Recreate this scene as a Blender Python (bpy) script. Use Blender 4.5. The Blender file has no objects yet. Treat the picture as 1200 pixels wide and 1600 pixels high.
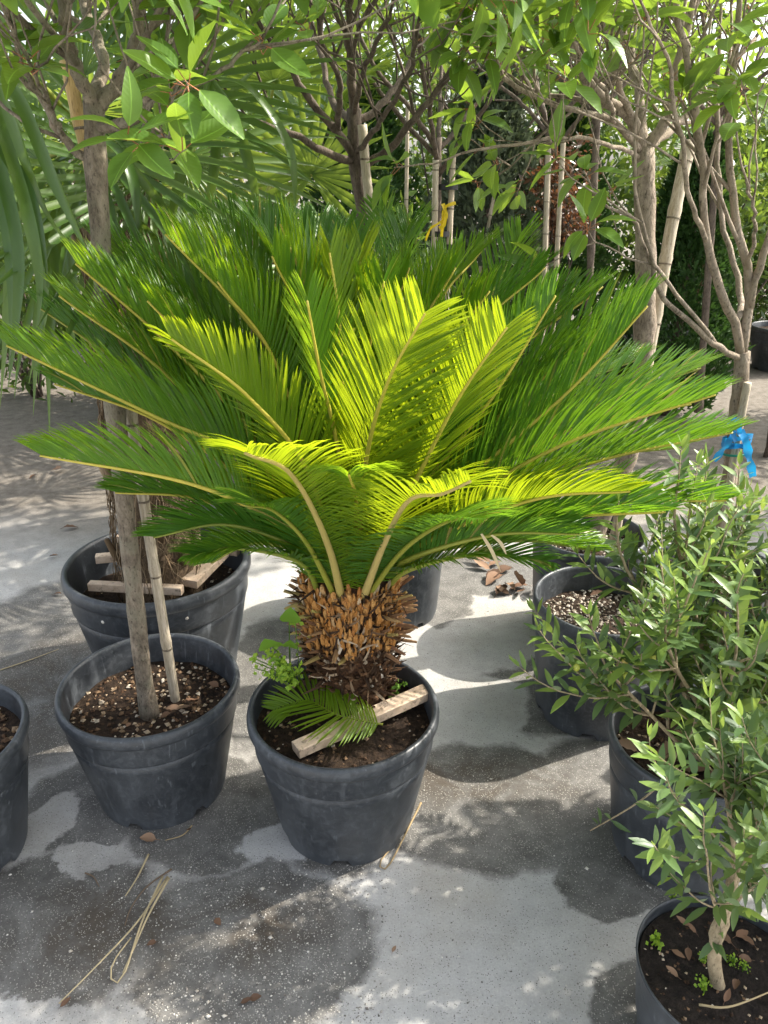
import bpy, math, random
from math import sin, cos, pi, radians
from mathutils import Vector, Matrix, Quaternion, noise

random.seed(7)
R = random.Random(11)
scene = bpy.context.scene
COL = scene.collection
V = Vector

# ------------------------------------------------------------------ camera
CAM_H = 1.55
PITCH = radians(24.0)
FPX = 1200.0                      # focal length in photograph pixels (1200 x 1600)
cam = bpy.data.cameras.new('camera')
cam.sensor_fit = 'VERTICAL'
cam.sensor_height = 24.0
cam.sensor_width = 18.0
cam.lens = 24.0 * FPX / 1600.0
cam.clip_start = 0.02
cam.clip_end = 1000.0
cam_o = bpy.data.objects.new('camera', cam)
cam_o.location = (0, 0, CAM_H)
cam_o.rotation_euler = (pi / 2 - PITCH, 0, 0)
COL.objects.link(cam_o)
scene.camera = cam_o

# ------------------------------------------------------------------ light
SUN_AZ = radians(72.0)            # from +Y towards +X
SUN_EL = radians(43.0)
SUN_DIR = V((sin(SUN_AZ) * cos(SUN_EL), cos(SUN_AZ) * cos(SUN_EL), sin(SUN_EL)))
world = bpy.data.worlds.new('World')
scene.world = world
world.use_nodes = True
wn = world.node_tree
wn.nodes.clear()
wo = wn.nodes.new('ShaderNodeOutputWorld')
wb = wn.nodes.new('ShaderNodeBackground')
sky = wn.nodes.new('ShaderNodeTexSky')
sky.sky_type = 'NISHITA'
sky.sun_disc = False
sky.sun_elevation = SUN_EL
sky.sun_rotation = SUN_AZ
sky.air_density = 1.0
sky.dust_density = 4.0
sky.ozone_density = 1.0
wb.inputs['Strength'].default_value = 0.15
hs = wn.nodes.new('ShaderNodeHueSaturation')      # thin bright high cloud: a paler sky all round
hs.inputs['Saturation'].default_value = 0.40
wn.links.new(sky.outputs[0], hs.inputs['Color'])
wn.links.new(hs.outputs[0], wb.inputs[0])
wn.links.new(wb.outputs[0], wo.inputs[0])
sun = bpy.data.lights.new('sun', 'SUN')
sun.energy = 2.9
sun.angle = radians(0.6)
sun.color = (1.0, 0.93, 0.82)
sun_o = bpy.data.objects.new('sun', sun)
sun_o.rotation_euler = (-SUN_DIR).to_track_quat('-Z', 'Y').to_euler()
COL.objects.link(sun_o)
scene.view_settings.view_transform = 'Standard'
scene.view_settings.look = 'None'
scene.view_settings.exposure = 1.72
scene.view_settings.gamma = 1.0
scene.view_settings.use_curve_mapping = False
try:
    scene.cycles.max_bounces = 8
    scene.cycles.transparent_max_bounces = 4
    scene.cycles.sample_clamp_indirect = 4.0
except Exception:
    pass

RIGHT = V((1, 0, 0)); UP = V((0, sin(PITCH), cos(PITCH))); FWD = V((0, cos(PITCH), -sin(PITCH)))
CAM = V((0, 0, CAM_H))
def ray(px, py):
    return RIGHT * ((px - 600) / FPX) + UP * ((800 - py) / FPX) + FWD
def P(px, py, y):                  # the point on that ray that stands y metres in front of the camera
    d = ray(px, py); return CAM + d * (y / d.y)
def G(px, py, z=0.0):              # the point on that ray at height z
    d = ray(px, py); return CAM + d * ((z - CAM_H) / d.z)
def pix(p):
    q = p - CAM; dz = q.dot(FWD)
    if dz < 0.05: return None
    return 600 + FPX * q.x / dz, 800 - FPX * q.dot(UP) / dz, dz

# ------------------------------------------------------------------ materials
def new_mat(name):
    m = bpy.data.materials.new(name); m.use_nodes = True
    nt = m.node_tree; nt.nodes.clear()
    return m, nt, nt.nodes, nt.links
def nd(nt, t, **kw):
    n = nt.nodes.new(t)
    for k, v in kw.items():
        if hasattr(n, k): setattr(n, k, v)
        else: n.inputs[k].default_value = v
    return n
def ramp(nt, fac, stops):
    r = nt.nodes.new('ShaderNodeValToRGB')
    el = r.color_ramp.elements
    while len(el) < len(stops): el.new(0.5)
    for e, (p, c) in zip(el, stops):
        e.position = p; e.color = (*c, 1) if len(c) == 3 else c
    nt.links.new(fac, r.inputs[0])
    return r.outputs[0]
def mixc(nt, a, b, f, mode='MIX'):
    m = nt.nodes.new('ShaderNodeMix'); m.data_type = 'RGBA'; m.blend_type = mode
    for sock, val in ((0, f), (6, a), (7, b)):
        if hasattr(val, 'is_output'): nt.links.new(val, m.inputs[sock])
        else: m.inputs[sock].default_value = val if sock == 0 else (*val, 1)
    return m.outputs[2]
def math_(nt, op, a, b=None, c=None, clamp=False):
    m = nt.nodes.new('ShaderNodeMath'); m.operation = op; m.use_clamp = clamp
    for i, v in enumerate((a, b, c)):
        if v is None: continue
        if hasattr(v, 'is_output'): nt.links.new(v, m.inputs[i])
        else: m.inputs[i].default_value = v
    return m.outputs[0]
def noise_tex(nt, scale, detail=3, rough=0.55, coord=None, dist=0.0):
    n = nt.nodes.new('ShaderNodeTexNoise')
    n.inputs['Scale'].default_value = scale; n.inputs['Detail'].default_value = detail
    n.inputs['Roughness'].default_value = rough; n.inputs['Distortion'].default_value = dist
    if coord is not None: nt.links.new(coord, n.inputs['Vector'])
    return n.outputs['Fac']
def objco(nt):
    return nt.nodes.new('ShaderNodeTexCoord').outputs['Object']
def geopos(nt):
    return nt.nodes.new('ShaderNodeNewGeometry').outputs['Position']
def attr(nt, name):
    a = nt.nodes.new('ShaderNodeAttribute'); a.attribute_name = name
    return a.outputs['Fac']
def bump(nt, h, strength, dist=0.01):
    b = nt.nodes.new('ShaderNodeBump'); b.inputs['Strength'].default_value = strength
    b.inputs['Distance'].default_value = dist
    nt.links.new(h, b.inputs['Height']); return b.outputs[0]
def principled(nt, col, rough, spec=0.5, normal=None):
    p = nt.nodes.new('ShaderNodeBsdfPrincipled')
    if hasattr(col, 'is_output'): nt.links.new(col, p.inputs['Base Color'])
    else: p.inputs['Base Color'].default_value = (*col, 1)
    if hasattr(rough, 'is_output'): nt.links.new(rough, p.inputs['Roughness'])
    else: p.inputs['Roughness'].default_value = rough
    p.inputs['Specular IOR Level'].default_value = spec
    if normal is not None: nt.links.new(normal, p.inputs['Normal'])
    return p
def out(nt, sh):
    o = nt.nodes.new('ShaderNodeOutputMaterial'); nt.links.new(sh, o.inputs[0])

def leaf_mat(name, dark, light, trans, tfac=0.4, rough=0.4, spec=0.5, obj_random=False, under=None, tint=None, veins=False):
    m, nt, N, L = new_mat(name)
    r = attr(nt, 'rnd')
    if obj_random:
        oi = nt.nodes.new('ShaderNodeObjectInfo').outputs['Random']
        r = math_(nt, 'FRACT', math_(nt, 'ADD', oi, r))
    col = mixc(nt, dark, light, r)
    nz = noise_tex(nt, 30.0, 3, 0.6, geopos(nt))
    col = mixc(nt, col, tuple(0.6 * c for c in dark), math_(nt, 'MULTIPLY', nz, 0.45))
    if tint is not None:          # a few aged leaves
        col = mixc(nt, col, tint, math_(nt, 'GREATER_THAN', r, 0.975))
    if under is not None:
        bf = nt.nodes.new('ShaderNodeNewGeometry').outputs['Backfacing']
        col = mixc(nt, col, under, bf)
    nrm = None
    if veins:                     # blades are built one unit long with the midrib on x = 0
        sx = nt.nodes.new('ShaderNodeSeparateXYZ'); L.new(objco(nt), sx.inputs[0])
        ax_ = math_(nt, 'ABSOLUTE', sx.outputs[0])
        mid = math_(nt, 'LESS_THAN', math_(nt, 'ABSOLUTE', math_(nt, 'SUBTRACT', sx.outputs[0], math_(nt, 'MULTIPLY', math_(nt, 'SINE', math_(nt, 'MULTIPLY', math_(nt, 'SUBTRACT', sx.outputs[1], .2), 3.75)), .03))), 0.008)
        sv = math_(nt, 'SINE', math_(nt, 'MULTIPLY', math_(nt, 'SUBTRACT', sx.outputs[1], math_(nt, 'MULTIPLY', ax_, 0.9)), 75.0))
        col = mixc(nt, col, tuple(min(1, 2.0 * c) for c in light), math_(nt, 'MULTIPLY', mid, 0.8))
        col = mixc(nt, col, light, math_(nt, 'MULTIPLY', math_(nt, 'GREATER_THAN', sv, 0.92), 0.22))
        nrm = bump(nt, math_(nt, 'ADD', sv, math_(nt, 'MULTIPLY', nz, 3.0)), 0.07, 0.004)
    p = principled(nt, col, rough, spec, nrm)
    t = nt.nodes.new('ShaderNodeBsdfTranslucent')
    tc = mixc(nt, tuple(0.75 * c for c in trans), trans, r)
    L.new(tc, t.inputs[0])
    mx = nt.nodes.new('ShaderNodeMixShader'); mx.inputs[0].default_value = tfac
    L.new(p.outputs[0], mx.inputs[1]); L.new(t.outputs[0], mx.inputs[2])
    out(nt, mx.outputs[0])
    return m

def bark_mat(name, a, b, scale=18, stretch=0.25, bstr=0.5, c=None, rough=0.85):
    m, nt, N, L = new_mat(name)
    mp = nt.nodes.new('ShaderNodeMapping'); mp.inputs['Scale'].default_value = (1, 1, stretch)
    L.new(geopos(nt), mp.inputs[0])
    n1 = noise_tex(nt, scale * 2.2, 6, 0.7, mp.outputs[0])
    n2 = noise_tex(nt, scale * 9, 4, 0.65, mp.outputs[0])
    col = ramp(nt, n1, [(0.34, a), (0.64, b)])
    if c is not None:
        n3 = noise_tex(nt, scale * 0.7, 4, 0.65, geopos(nt))
        col = mixc(nt, col, c, math_(nt, 'MULTIPLY', ramp(nt, n3, [(0.48, (0, 0, 0)), (0.6, (1, 1, 1))]), 0.8))
    col = mixc(nt, col, tuple(0.35 * x for x in a), ramp(nt, n2, [(0.30, (0.85, 0.85, 0.85)), (0.46, (0, 0, 0))]))
    h = math_(nt, 'ADD', n1, math_(nt, 'MULTIPLY', n2, 0.6))
    p = principled(nt, col, rough, 0.3, bump(nt, h, bstr, 0.008))
    out(nt, p.outputs[0]); return m

def rnd_mat(name, stops, rough=0.8, spec=0.3, nscale=60, namt=0.4, bstr=0.3, obj_random=False):
    m, nt, N, L = new_mat(name)
    r = attr(nt, 'rnd')
    if obj_random:
        oi = nt.nodes.new('ShaderNodeObjectInfo').outputs['Random']
        r = math_(nt, 'FRACT', math_(nt, 'ADD', oi, r))
    col = ramp(nt, r, stops)
    nz = noise_tex(nt, nscale, 4, 0.6, geopos(nt))
    col = mixc(nt, col, (0.02, 0.015, 0.01), math_(nt, 'MULTIPLY', nz, namt))
    p = principled(nt, col, rough, spec, bump(nt, nz, bstr, 0.004))
    out(nt, p.outputs[0]); return m

M = {}
# cycad leaflets: young fronds are yellow-green, old ones deep green
M['cycad_young'] = leaf_mat('cycad_young', (0.105, 0.20, 0.008), (0.150, 0.265, 0.012), (0.50, 0.60, 0.012), 0.48, 0.38, 0.4)
M['cycad_mid'] = leaf_mat('cycad_mid', (0.060, 0.165, 0.010), (0.095, 0.225, 0.014), (0.40, 0.58, 0.015), 0.44, 0.36, 0.45, tint=(0.30, 0.27, 0.05))
M['cycad_old'] = leaf_mat('cycad_old', (0.042, 0.130, 0.014), (0.070, 0.185, 0.020), (0.26, 0.48, 0.02), 0.40, 0.33, 0.5, tint=(0.24, 0.19, 0.06))
M['cycad_deep'] = leaf_mat('cycad_deep', (0.045, 0.135, 0.012), (0.075, 0.195, 0.018), (0.27, 0.50, 0.02), 0.40, 0.33, 0.5, tint=(0.30, 0.24, 0.06))
M['rachis'] = rnd_mat('rachis', [(0, (0.42, 0.36, 0.04)), (1, (0.50, 0.42, 0.06))], 0.5, 0.4, 25, 0.25, 0.1)
M['rachis_green'] = rnd_mat('rachis_green', [(0, (0.20, 0.24, 0.03)), (1, (0.30, 0.30, 0.04))], 0.5, 0.4, 25, 0.25, 0.1)
M['petiole_pale'] = rnd_mat('petiole_pale', [(0, (0.42, 0.34, 0.10)), (1, (0.48, 0.38, 0.13))], 0.55, 0.4, 25, 0.3, 0.1)
M['fan'] = leaf_mat('fan', (0.042, 0.105, 0.018), (0.11, 0.185, 0.034), (0.25, 0.38, 0.045), 0.30, 0.33, 0.5, obj_random=True)
M['fan_far'] = leaf_mat('fan_far', (0.045, 0.12, 0.012), (0.12, 0.22, 0.02), (0.32, 0.42, 0.05), 0.35, 0.42, 0.5)
M['broad'] = leaf_mat('broad', (0.055, 0.135, 0.024), (0.135, 0.245, 0.038), (0.38, 0.55, 0.05), 0.44, 0.38, 0.4, obj_random=True,
                      under=(0.10, 0.16, 0.05), veins=True)
M['broad_far'] = leaf_mat('broad_far', (0.055, 0.12, 0.02), (0.14, 0.24, 0.04), (0.30, 0.42, 0.05), 0.42, 0.38, 0.5, obj_random=True)
M['olive'] = leaf_mat('olive', (0.05, 0.105, 0.038), (0.11, 0.185, 0.065), (0.25, 0.35, 0.07), 0.28, 0.42, 0.4, obj_random=True,
                      under=(0.20, 0.26, 0.16))
M['olive_new'] = leaf_mat('olive_new', (0.14, 0.24, 0.045), (0.20, 0.30, 0.07), (0.40, 0.52, 0.09), 0.32, 0.4, 0.5, obj_random=True)
M['conifer'] = leaf_mat('conifer', (0.025, 0.065, 0.016), (0.055, 0.125, 0.024), (0.08, 0.17, 0.03), 0.2, 0.6, 0.3)
M['juniper'] = leaf_mat('juniper', (0.07, 0.10, 0.065), (0.14, 0.17, 0.10), (0.14, 0.18, 0.08), 0.2, 0.6, 0.3)
M['hedge'] = leaf_mat('hedge', (0.035, 0.085, 0.018), (0.09, 0.16, 0.03), (0.22, 0.32, 0.04), 0.3, 0.5, 0.4)
M['red_bush'] = leaf_mat('red_bush', (0.05, 0.06, 0.03), (0.20, 0.085, 0.05), (0.30, 0.12, 0.05), 0.3, 0.3, 0.6)
M['weed'] = leaf_mat('weed', (0.11, 0.25, 0.03), (0.17, 0.34, 0.045), (0.35, 0.52, 0.05), 0.4, 0.45, 0.4)
M['weed_bright'] = leaf_mat('weed_bright', (0.20, 0.36, 0.03), (0.30, 0.46, 0.04), (0.48, 0.60, 0.06), 0.4, 0.5, 0.3)
M['bark_grey'] = bark_mat('bark_grey', (0.09, 0.07, 0.05), (0.29, 0.24, 0.18), 22, 0.45, 0.9, c=(0.20, 0.18, 0.13))
M['bark_dark'] = bark_mat('bark_dark', (0.06, 0.045, 0.034), (0.16, 0.125, 0.095), 24, 0.35, 0.6)
M['bark_pale'] = bark_mat('bark_pale', (0.13, 0.10, 0.072), (0.38, 0.31, 0.24), 16, 0.5, 0.9, c=(0.26, 0.21, 0.15))
M['olive_bark'] = bark_mat('olive_bark', (0.22, 0.17, 0.10), (0.42, 0.34, 0.22), 30, 0.4, 0.5)
M['cane'] = bark_mat('cane', (0.30, 0.25, 0.17), (0.52, 0.45, 0.35), 60, 0.06, 0.3, rough=0.7)
M['cane_tan'] = bark_mat('cane_tan', (0.42, 0.27, 0.10), (0.58, 0.42, 0.20), 50, 0.06, 0.25, rough=0.6)
M['wood'] = bark_mat('wood', (0.52, 0.38, 0.26), (0.70, 0.55, 0.41), 9, 1.0, 0.15, rough=0.7)
M['fibre'] = rnd_mat('fibre', [(0, (0.10, 0.065, 0.035)), (0.6, (0.24, 0.17, 0.10)), (1, (0.42, 0.33, 0.22))], 0.9, 0.2, 80, 0.3)
M['fibre_core'] = bark_mat('fibre_core', (0.045, 0.03, 0.018), (0.20, 0.14, 0.085), 30, 0.5, 1.0)
M['stub_top'] = rnd_mat('stub_top', [(0, (0.42, 0.17, 0.045)), (0.5, (0.52, 0.25, 0.08)), (0.8, (0.58, 0.36, 0.16)), (1, (0.66, 0.55, 0.38))], 0.85, 0.2, 70, 0.45, 0.4, True)
M['stub_mid'] = rnd_mat('stub_mid', [(0, (0.08, 0.04, 0.02)), (0.45, (0.20, 0.10, 0.045)), (0.75, (0.30, 0.17, 0.085)), (1, (0.45, 0.37, 0.27))], 0.9, 0.2, 70, 0.5, 0.5, True)
M['stub_low'] = rnd_mat('stub_low', [(0, (0.05, 0.027, 0.014)), (0.6, (0.13, 0.065, 0.03)), (1, (0.24, 0.13, 0.07))], 0.95, 0.2, 70, 0.5, 0.5, True)
M['stub_cut'] = rnd_mat('stub_cut', [(0, (0.20, 0.10, 0.05)), (0.5, (0.38, 0.22, 0.10)), (1, (0.42, 0.38, 0.10))], 0.8, 0.3, 40, 0.5, 0.3, True)
M['wool'] = rnd_mat('wool', [(0, (0.46, 0.20, 0.05)), (1, (0.62, 0.34, 0.12))], 1.0, 0.1, 120, 0.4, 0.8)
M['trunk_core'] = bark_mat('trunk_core', (0.022, 0.012, 0.007), (0.14, 0.065, 0.028), 40, 1.0, 1.0)
M['soil_chip'] = rnd_mat('soil_chip', [(0, (0.025, 0.015, 0.009)), (0.45, (0.09, 0.05, 0.028)), (0.72, (0.22, 0.14, 0.08)), (0.88, (0.45, 0.35, 0.24)), (1, (0.62, 0.55, 0.45))], 0.9, 0.2, 60, 0.25)
M['pumice'] = rnd_mat('pumice', [(0, (0.10, 0.07, 0.05)), (0.4, (0.35, 0.29, 0.23)), (1, (0.68, 0.62, 0.54))], 0.9, 0.2, 60, 0.2)
M['grit'] = rnd_mat('grit', [(0, (0.10, 0.09, 0.08)), (0.5, (0.32, 0.30, 0.27)), (1, (0.70, 0.67, 0.60))], 0.85, 0.3, 60, 0.15)
M['dead_leaf'] = rnd_mat('dead_leaf', [(0, (0.09, 0.05, 0.03)), (0.5, (0.19, 0.105, 0.062)), (1, (0.30, 0.19, 0.12))], 0.75, 0.3, 60, 0.35, 0.3, True)
M['straw'] = rnd_mat('straw', [(0, (0.34, 0.25, 0.13)), (1, (0.55, 0.45, 0.27))], 0.7, 0.3, 40, 0.25, 0.2, True)
M['dry_fibre'] = rnd_mat('dry_fibre', [(0, (0.12, 0.085, 0.06)), (1, (0.30, 0.22, 0.15))], 0.9, 0.2, 40, 0.3, 0.2)
M['blue'] = leaf_mat('blue', (0.010, 0.20, 0.50), (0.014, 0.26, 0.62), (0.02, 0.42, 0.80), 0.25, 0.35, 0.5)
M['yellow'] = leaf_mat('yellow', (0.62, 0.44, 0.01), (0.72, 0.54, 0.02), (0.8, 0.6, 0.02), 0.25, 0.4, 0.4)
M['teal'] = leaf_mat('teal', (0.01, 0.22, 0.15), (0.01, 0.26, 0.18), (0.02, 0.3, 0.2), 0.15, 0.4, 0.4)
M['black_tie'] = leaf_mat('black_tie', (0.015, 0.015, 0.016), (0.02, 0.02, 0.02), (0.01, 0.01, 0.01), 0.02, 0.5, 0.4)
M['pebble'] = rnd_mat('pebble', [(0, (0.45, 0.40, 0.33)), (1, (0.72, 0.68, 0.60))], 0.7, 0.3, 50, 0.15, 0.3, True)
M['olive_fruit'] = rnd_mat('olive_fruit', [(0, (0.30, 0.34, 0.04)), (0.75, (0.40, 0.40, 0.06)), (0.9, (0.30, 0.02, 0.06)), (1, (0.25, 0.02, 0.06))], 0.4, 0.5, 50, 0.1, 0.1, True)

def pot_mat():
    m, nt, N, L = new_mat('pot_plastic')
    o = objco(nt)
    rn = nt.nodes.new('ShaderNodeObjectInfo').outputs['Random']
    va = nt.nodes.new('ShaderNodeVectorMath'); va.operation = 'ADD'
    cx = nt.nodes.new('ShaderNodeCombineXYZ'); L.new(math_(nt, 'MULTIPLY', rn, 37.0), cx.inputs[0])
    L.new(o, va.inputs[0]); L.new(cx.outputs[0], va.inputs[1]); o2 = va.outputs[0]
    big = noise_tex(nt, 5.0, 4, 0.6, o2, 0.6)
    fine = noise_tex(nt, 42.0, 5, 0.7, o2, 1.2)
    mp = nt.nodes.new('ShaderNodeMapping'); mp.inputs['Scale'].default_value = (22, 22, 1.6); L.new(o2, mp.inputs[0])
    streak = noise_tex(nt, 1.0, 4, 0.6, mp.outputs[0])
    sep = nt.nodes.new('ShaderNodeSeparateXYZ'); L.new(o, sep.inputs[0])
    low = nt.nodes.new('ShaderNodeMapRange'); L.new(sep.outputs[2], low.inputs[0])
    low.inputs[1].default_value = 0.10; low.inputs[2].default_value = 0.0
    low.inputs[3].default_value = 0.0; low.inputs[4].default_value = 0.35     # splashed dust near the foot
    d = math_(nt, 'ADD', math_(nt, 'MULTIPLY', ramp(nt, big, [(0.40, (0, 0, 0)), (0.75, (1, 1, 1))]), 0.35),
              math_(nt, 'MULTIPLY', ramp(nt, fine, [(0.47, (0, 0, 0)), (0.66, (1, 1, 1))]), 0.30))
    d = math_(nt, 'ADD', d, math_(nt, 'MULTIPLY', ramp(nt, streak, [(0.55, (0, 0, 0)), (0.68, (1, 1, 1))]), 0.24))
    ms = nt.nodes.new('ShaderNodeMapping'); ms.inputs['Scale'].default_value = (90, 90, 5); ms.inputs['Rotation'].default_value = (0.25, 0.15, 0); L.new(o2, ms.inputs[0])
    scr = noise_tex(nt, 1.0, 2, 0.5, ms.outputs[0])
    d = math_(nt, 'ADD', d, math_(nt, 'MULTIPLY', ramp(nt, scr, [(0.66, (0, 0, 0)), (0.70, (1, 1, 1))]), 0.5))
    spl = noise_tex(nt, 120.0, 2, 0.5, o2)
    d = math_(nt, 'ADD', d, math_(nt, 'MULTIPLY', ramp(nt, spl, [(0.70, (0, 0, 0)), (0.74, (1, 1, 1))]), 0.5))
    d = math_(nt, 'ADD', d, low.outputs[0], None, True)
    col = mixc(nt, (0.024, 0.028, 0.033), (0.115, 0.126, 0.138), d)
    rg = math_(nt, 'ADD', math_(nt, 'MULTIPLY', d, 0.35), 0.36)
    p = principled(nt, col, rg, 0.5, bump(nt, fine, 0.12, 0.004))
    out(nt, p.outputs[0]); return m
M['pot'] = pot_mat()

def soil_mat(name, a, b):
    m, nt, N, L = new_mat(name)
    g = geopos(nt)
    n1 = noise_tex(nt, 60, 5, 0.7, g); n2 = noise_tex(nt, 14, 4, 0.6, g)
    col = ramp(nt, n1, [(0.35, a), (0.7, b)])
    p = principled(nt, col, 0.95, 0.2, bump(nt, math_(nt, 'ADD', n1, n2), 1.0, 0.012))
    out(nt, p.outputs[0]); return m
M['soil'] = soil_mat('soil', (0.012, 0.008, 0.006), (0.055, 0.035, 0.022))
M['soil_black'] = soil_mat('soil_black', (0.010, 0.008, 0.007), (0.034, 0.026, 0.021))

# ------------------------------------------------------------------ mesh helpers
class MB:
    def __init__(s): s.v = []; s.f = []; s.r = []; s.mi = []
    def add(s, verts, faces, rnd=0.0, mi=0):
        b = len(s.v)
        s.v.extend([tuple(v) for v in verts]); s.r.extend([rnd] * len(verts))
        s.f.extend([tuple(i + b for i in f) for f in faces]); s.mi.extend([mi] * len(faces))
    def merge(s, o, mat=None, rnd=None):
        vs = o.v if mat is None else [tuple(mat @ V(v)) for v in o.v]
        b = len(s.v)
        s.v.extend(vs); s.r.extend(o.r if rnd is None else [rnd] * len(vs))
        s.f.extend([tuple(i + b for i in f) for f in o.f]); s.mi.extend(o.mi)
    def mesh(s, name, mats, smooth=True):
        me = bpy.data.meshes.new(name)
        me.from_pydata(s.v, [], s.f)
        a = me.attributes.new('rnd', 'FLOAT', 'POINT'); a.data.foreach_set('value', s.r)
        if not isinstance(mats, (list, tuple)): mats = [mats]
        for m in mats: me.materials.append(M[m])
        if len(mats) > 1: me.polygons.foreach_set('material_index', s.mi)
        me.polygons.foreach_set('use_smooth', [smooth] * len(me.polygons))
        me.update()
        return me
    def obj(s, name, mats, parent=None, loc=None, smooth=True, kind=None):
        """parent is a thing that stands at its own location; the mesh is in world space"""
        if loc is None and parent is not None: loc = wloc(parent)
        if loc is not None and V(loc).length > 0:
            lx, ly, lz = loc
            s.v = [(x - lx, y - ly, z - lz) for x, y, z in s.v]
        o = bpy.data.objects.new(name, s.mesh(name, mats, smooth))
        COL.objects.link(o)
        if parent is not None: o.parent = parent
        elif loc is not None: o.location = loc
        if kind: o['kind'] = kind
        return o
def wloc(o):
    p = V((0, 0, 0))
    while o is not None: p = p + V(o.location); o = o.parent
    return p
def tag(o, label, cat, group=None):
    o['label'] = label; o['category'] = cat
    if group: o['group'] = group
    return o
def thing(name, label, cat, loc, group=None):
    o = bpy.data.objects.new(name, None); COL.objects.link(o)
    o.empty_display_size = 0.05
    o.location = loc
    return tag(o, label, cat, group)

def spline(pts, n):
    """Catmull-Rom through pts, n+1 samples"""
    pts = [V(p) for p in pts]
    if len(pts) == 2: return [pts[0].lerp(pts[1], i / n) for i in range(n + 1)]
    ext = [pts[0] * 2 - pts[1]] + pts + [pts[-1] * 2 - pts[-2]]
    seg = len(pts) - 1; res = []
    # spread samples by chord length
    ch = [0]
    for i in range(seg): ch.append(ch[-1] + (pts[i + 1] - pts[i]).length)
    for k in range(n + 1):
        d = ch[-1] * k / n; i = 0
        while i < seg - 1 and d > ch[i + 1]: i += 1
        t = (d - ch[i]) / max(1e-6, ch[i + 1] - ch[i])
        a, b, c, e = ext[i:i + 4]
        res.append(0.5 * ((2 * b) + (c - a) * t + (2 * a - 5 * b + 4 * c - e) * t * t + (3 * b - a - 3 * c + e) * t ** 3))
    return res
def tangents(pts):
    n = len(pts)
    return [(pts[min(i + 1, n - 1)] - pts[max(i - 1, 0)]).normalized() for i in range(n)]
def tube(mb, pts, radii, sides=6, rnd=0.0, mi=0, cap=True, bumps=0.0):
    n = len(pts); T = tangents(pts)
    u = T[0].orthogonal().normalized()
    vs = []; fs = []
    for i in range(n):
        u = (u - T[i] * u.dot(T[i])).normalized(); w = T[i].cross(u)
        for k in range(sides):
            a = 2 * pi * k / sides
            r = radii[i]
            if bumps: r *= 1 + bumps * noise.noise(V((pts[i].x * 40 + cos(a), pts[i].y * 40 + sin(a), pts[i].z * 22)))
            vs.append(pts[i] + (u * cos(a) + w * sin(a)) * r)
    for i in range(n - 1):
        for k in range(sides):
            k2 = (k + 1) % sides
            fs.append((i * sides + k, i * sides + k2, (i + 1) * sides + k2, (i + 1) * sides + k))
    if cap:
        fs.append(tuple(range(sides - 1, -1, -1)))
        fs.append(tuple((n - 1) * sides + k for k in range(sides)))
    mb.add(vs, fs, rnd, mi)
def strip(mb, pts, widths, wdirs, rnd=0.0, mi=0, fold=None, folds=0.0):
    """a leaf strip three vertices across; fold = direction(s) in which the edges rise"""
    vs = []; fs = []
    for i, p in enumerate(pts):
        w = wdirs[i] * widths[i]
        f = (fold[i] * (widths[i] * folds)) if fold else V((0, 0, 0))
        vs += [p - w + f, p, p + w + f]
    for i in range(len(pts) - 1):
        a = i * 3
        fs += [(a, a + 1, a + 4, a + 3), (a + 1, a + 2, a + 5, a + 4)]
    mb.add(vs, fs, rnd, mi)
def lathe(mb, prof, seg, cx=0, cy=0, rf=None, zf=None, rnd=0.0, mi=0):
    vs = []; fs = []
    for j, (r, z) in enumerate(prof):
        for k in range(seg):
            a = 2 * pi * k / seg
            rr = r * (rf(j, a) if rf else 1); zz = z + (zf(j, a) if zf else 0)
            vs.append((cx + rr * cos(a), cy + rr * sin(a), zz))
    for j in range(len(prof) - 1):
        for k in range(seg):
            k2 = (k + 1) % seg
            fs.append((j * seg + k, j * seg + k2, (j + 1) * seg + k2, (j + 1) * seg + k))
    mb.add(vs, fs, rnd, mi)
def box(mb, c, ax, ay, az, rnd=0.0, mi=0, bev=0.12):
    """a bevelled beam: ax is the long half axis; the section is an octagon"""
    b = bev; sec = [(-1 + b, -1), (1 - b, -1), (1, -1 + b), (1, 1 - b), (1 - b, 1), (-1 + b, 1), (-1, 1 - b), (-1, -1 + b)]
    vs = []; fs = []
    for s, q in ((-1, 0.97), (-0.995, 1), (0.995, 1), (1, 0.97)):
        for (y, z) in sec: vs.append(c + ax * s + ay * y * q + az * z * q)
    for i in range(3):
        for k in range(8):
            fs.append((i * 8 + k, i * 8 + (k + 1) % 8, (i + 1) * 8 + (k + 1) % 8, (i + 1) * 8 + k))
    fs.append(tuple(range(7, -1, -1))); fs.append(tuple(24 + k for k in range(8)))
    mb.add(vs, fs, rnd, mi)
def basis(y, zhint, loc):
    y = y.normalized(); x = y.cross(zhint)
    if x.length < 1e-4: x = y.orthogonal()
    x.normalize(); z = x.cross(y)
    m = Matrix((x, y, z)).transposed().to_4x4(); m.translation = loc
    return m
def rdir(r, up=0.0):
    while True:
        v = V((r.uniform(-1, 1), r.uniform(-1, 1), r.uniform(-1, 1)))
        if 0.05 < v.length < 1: break
    v.normalize(); v.z += up
    return v.normalized()

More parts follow.
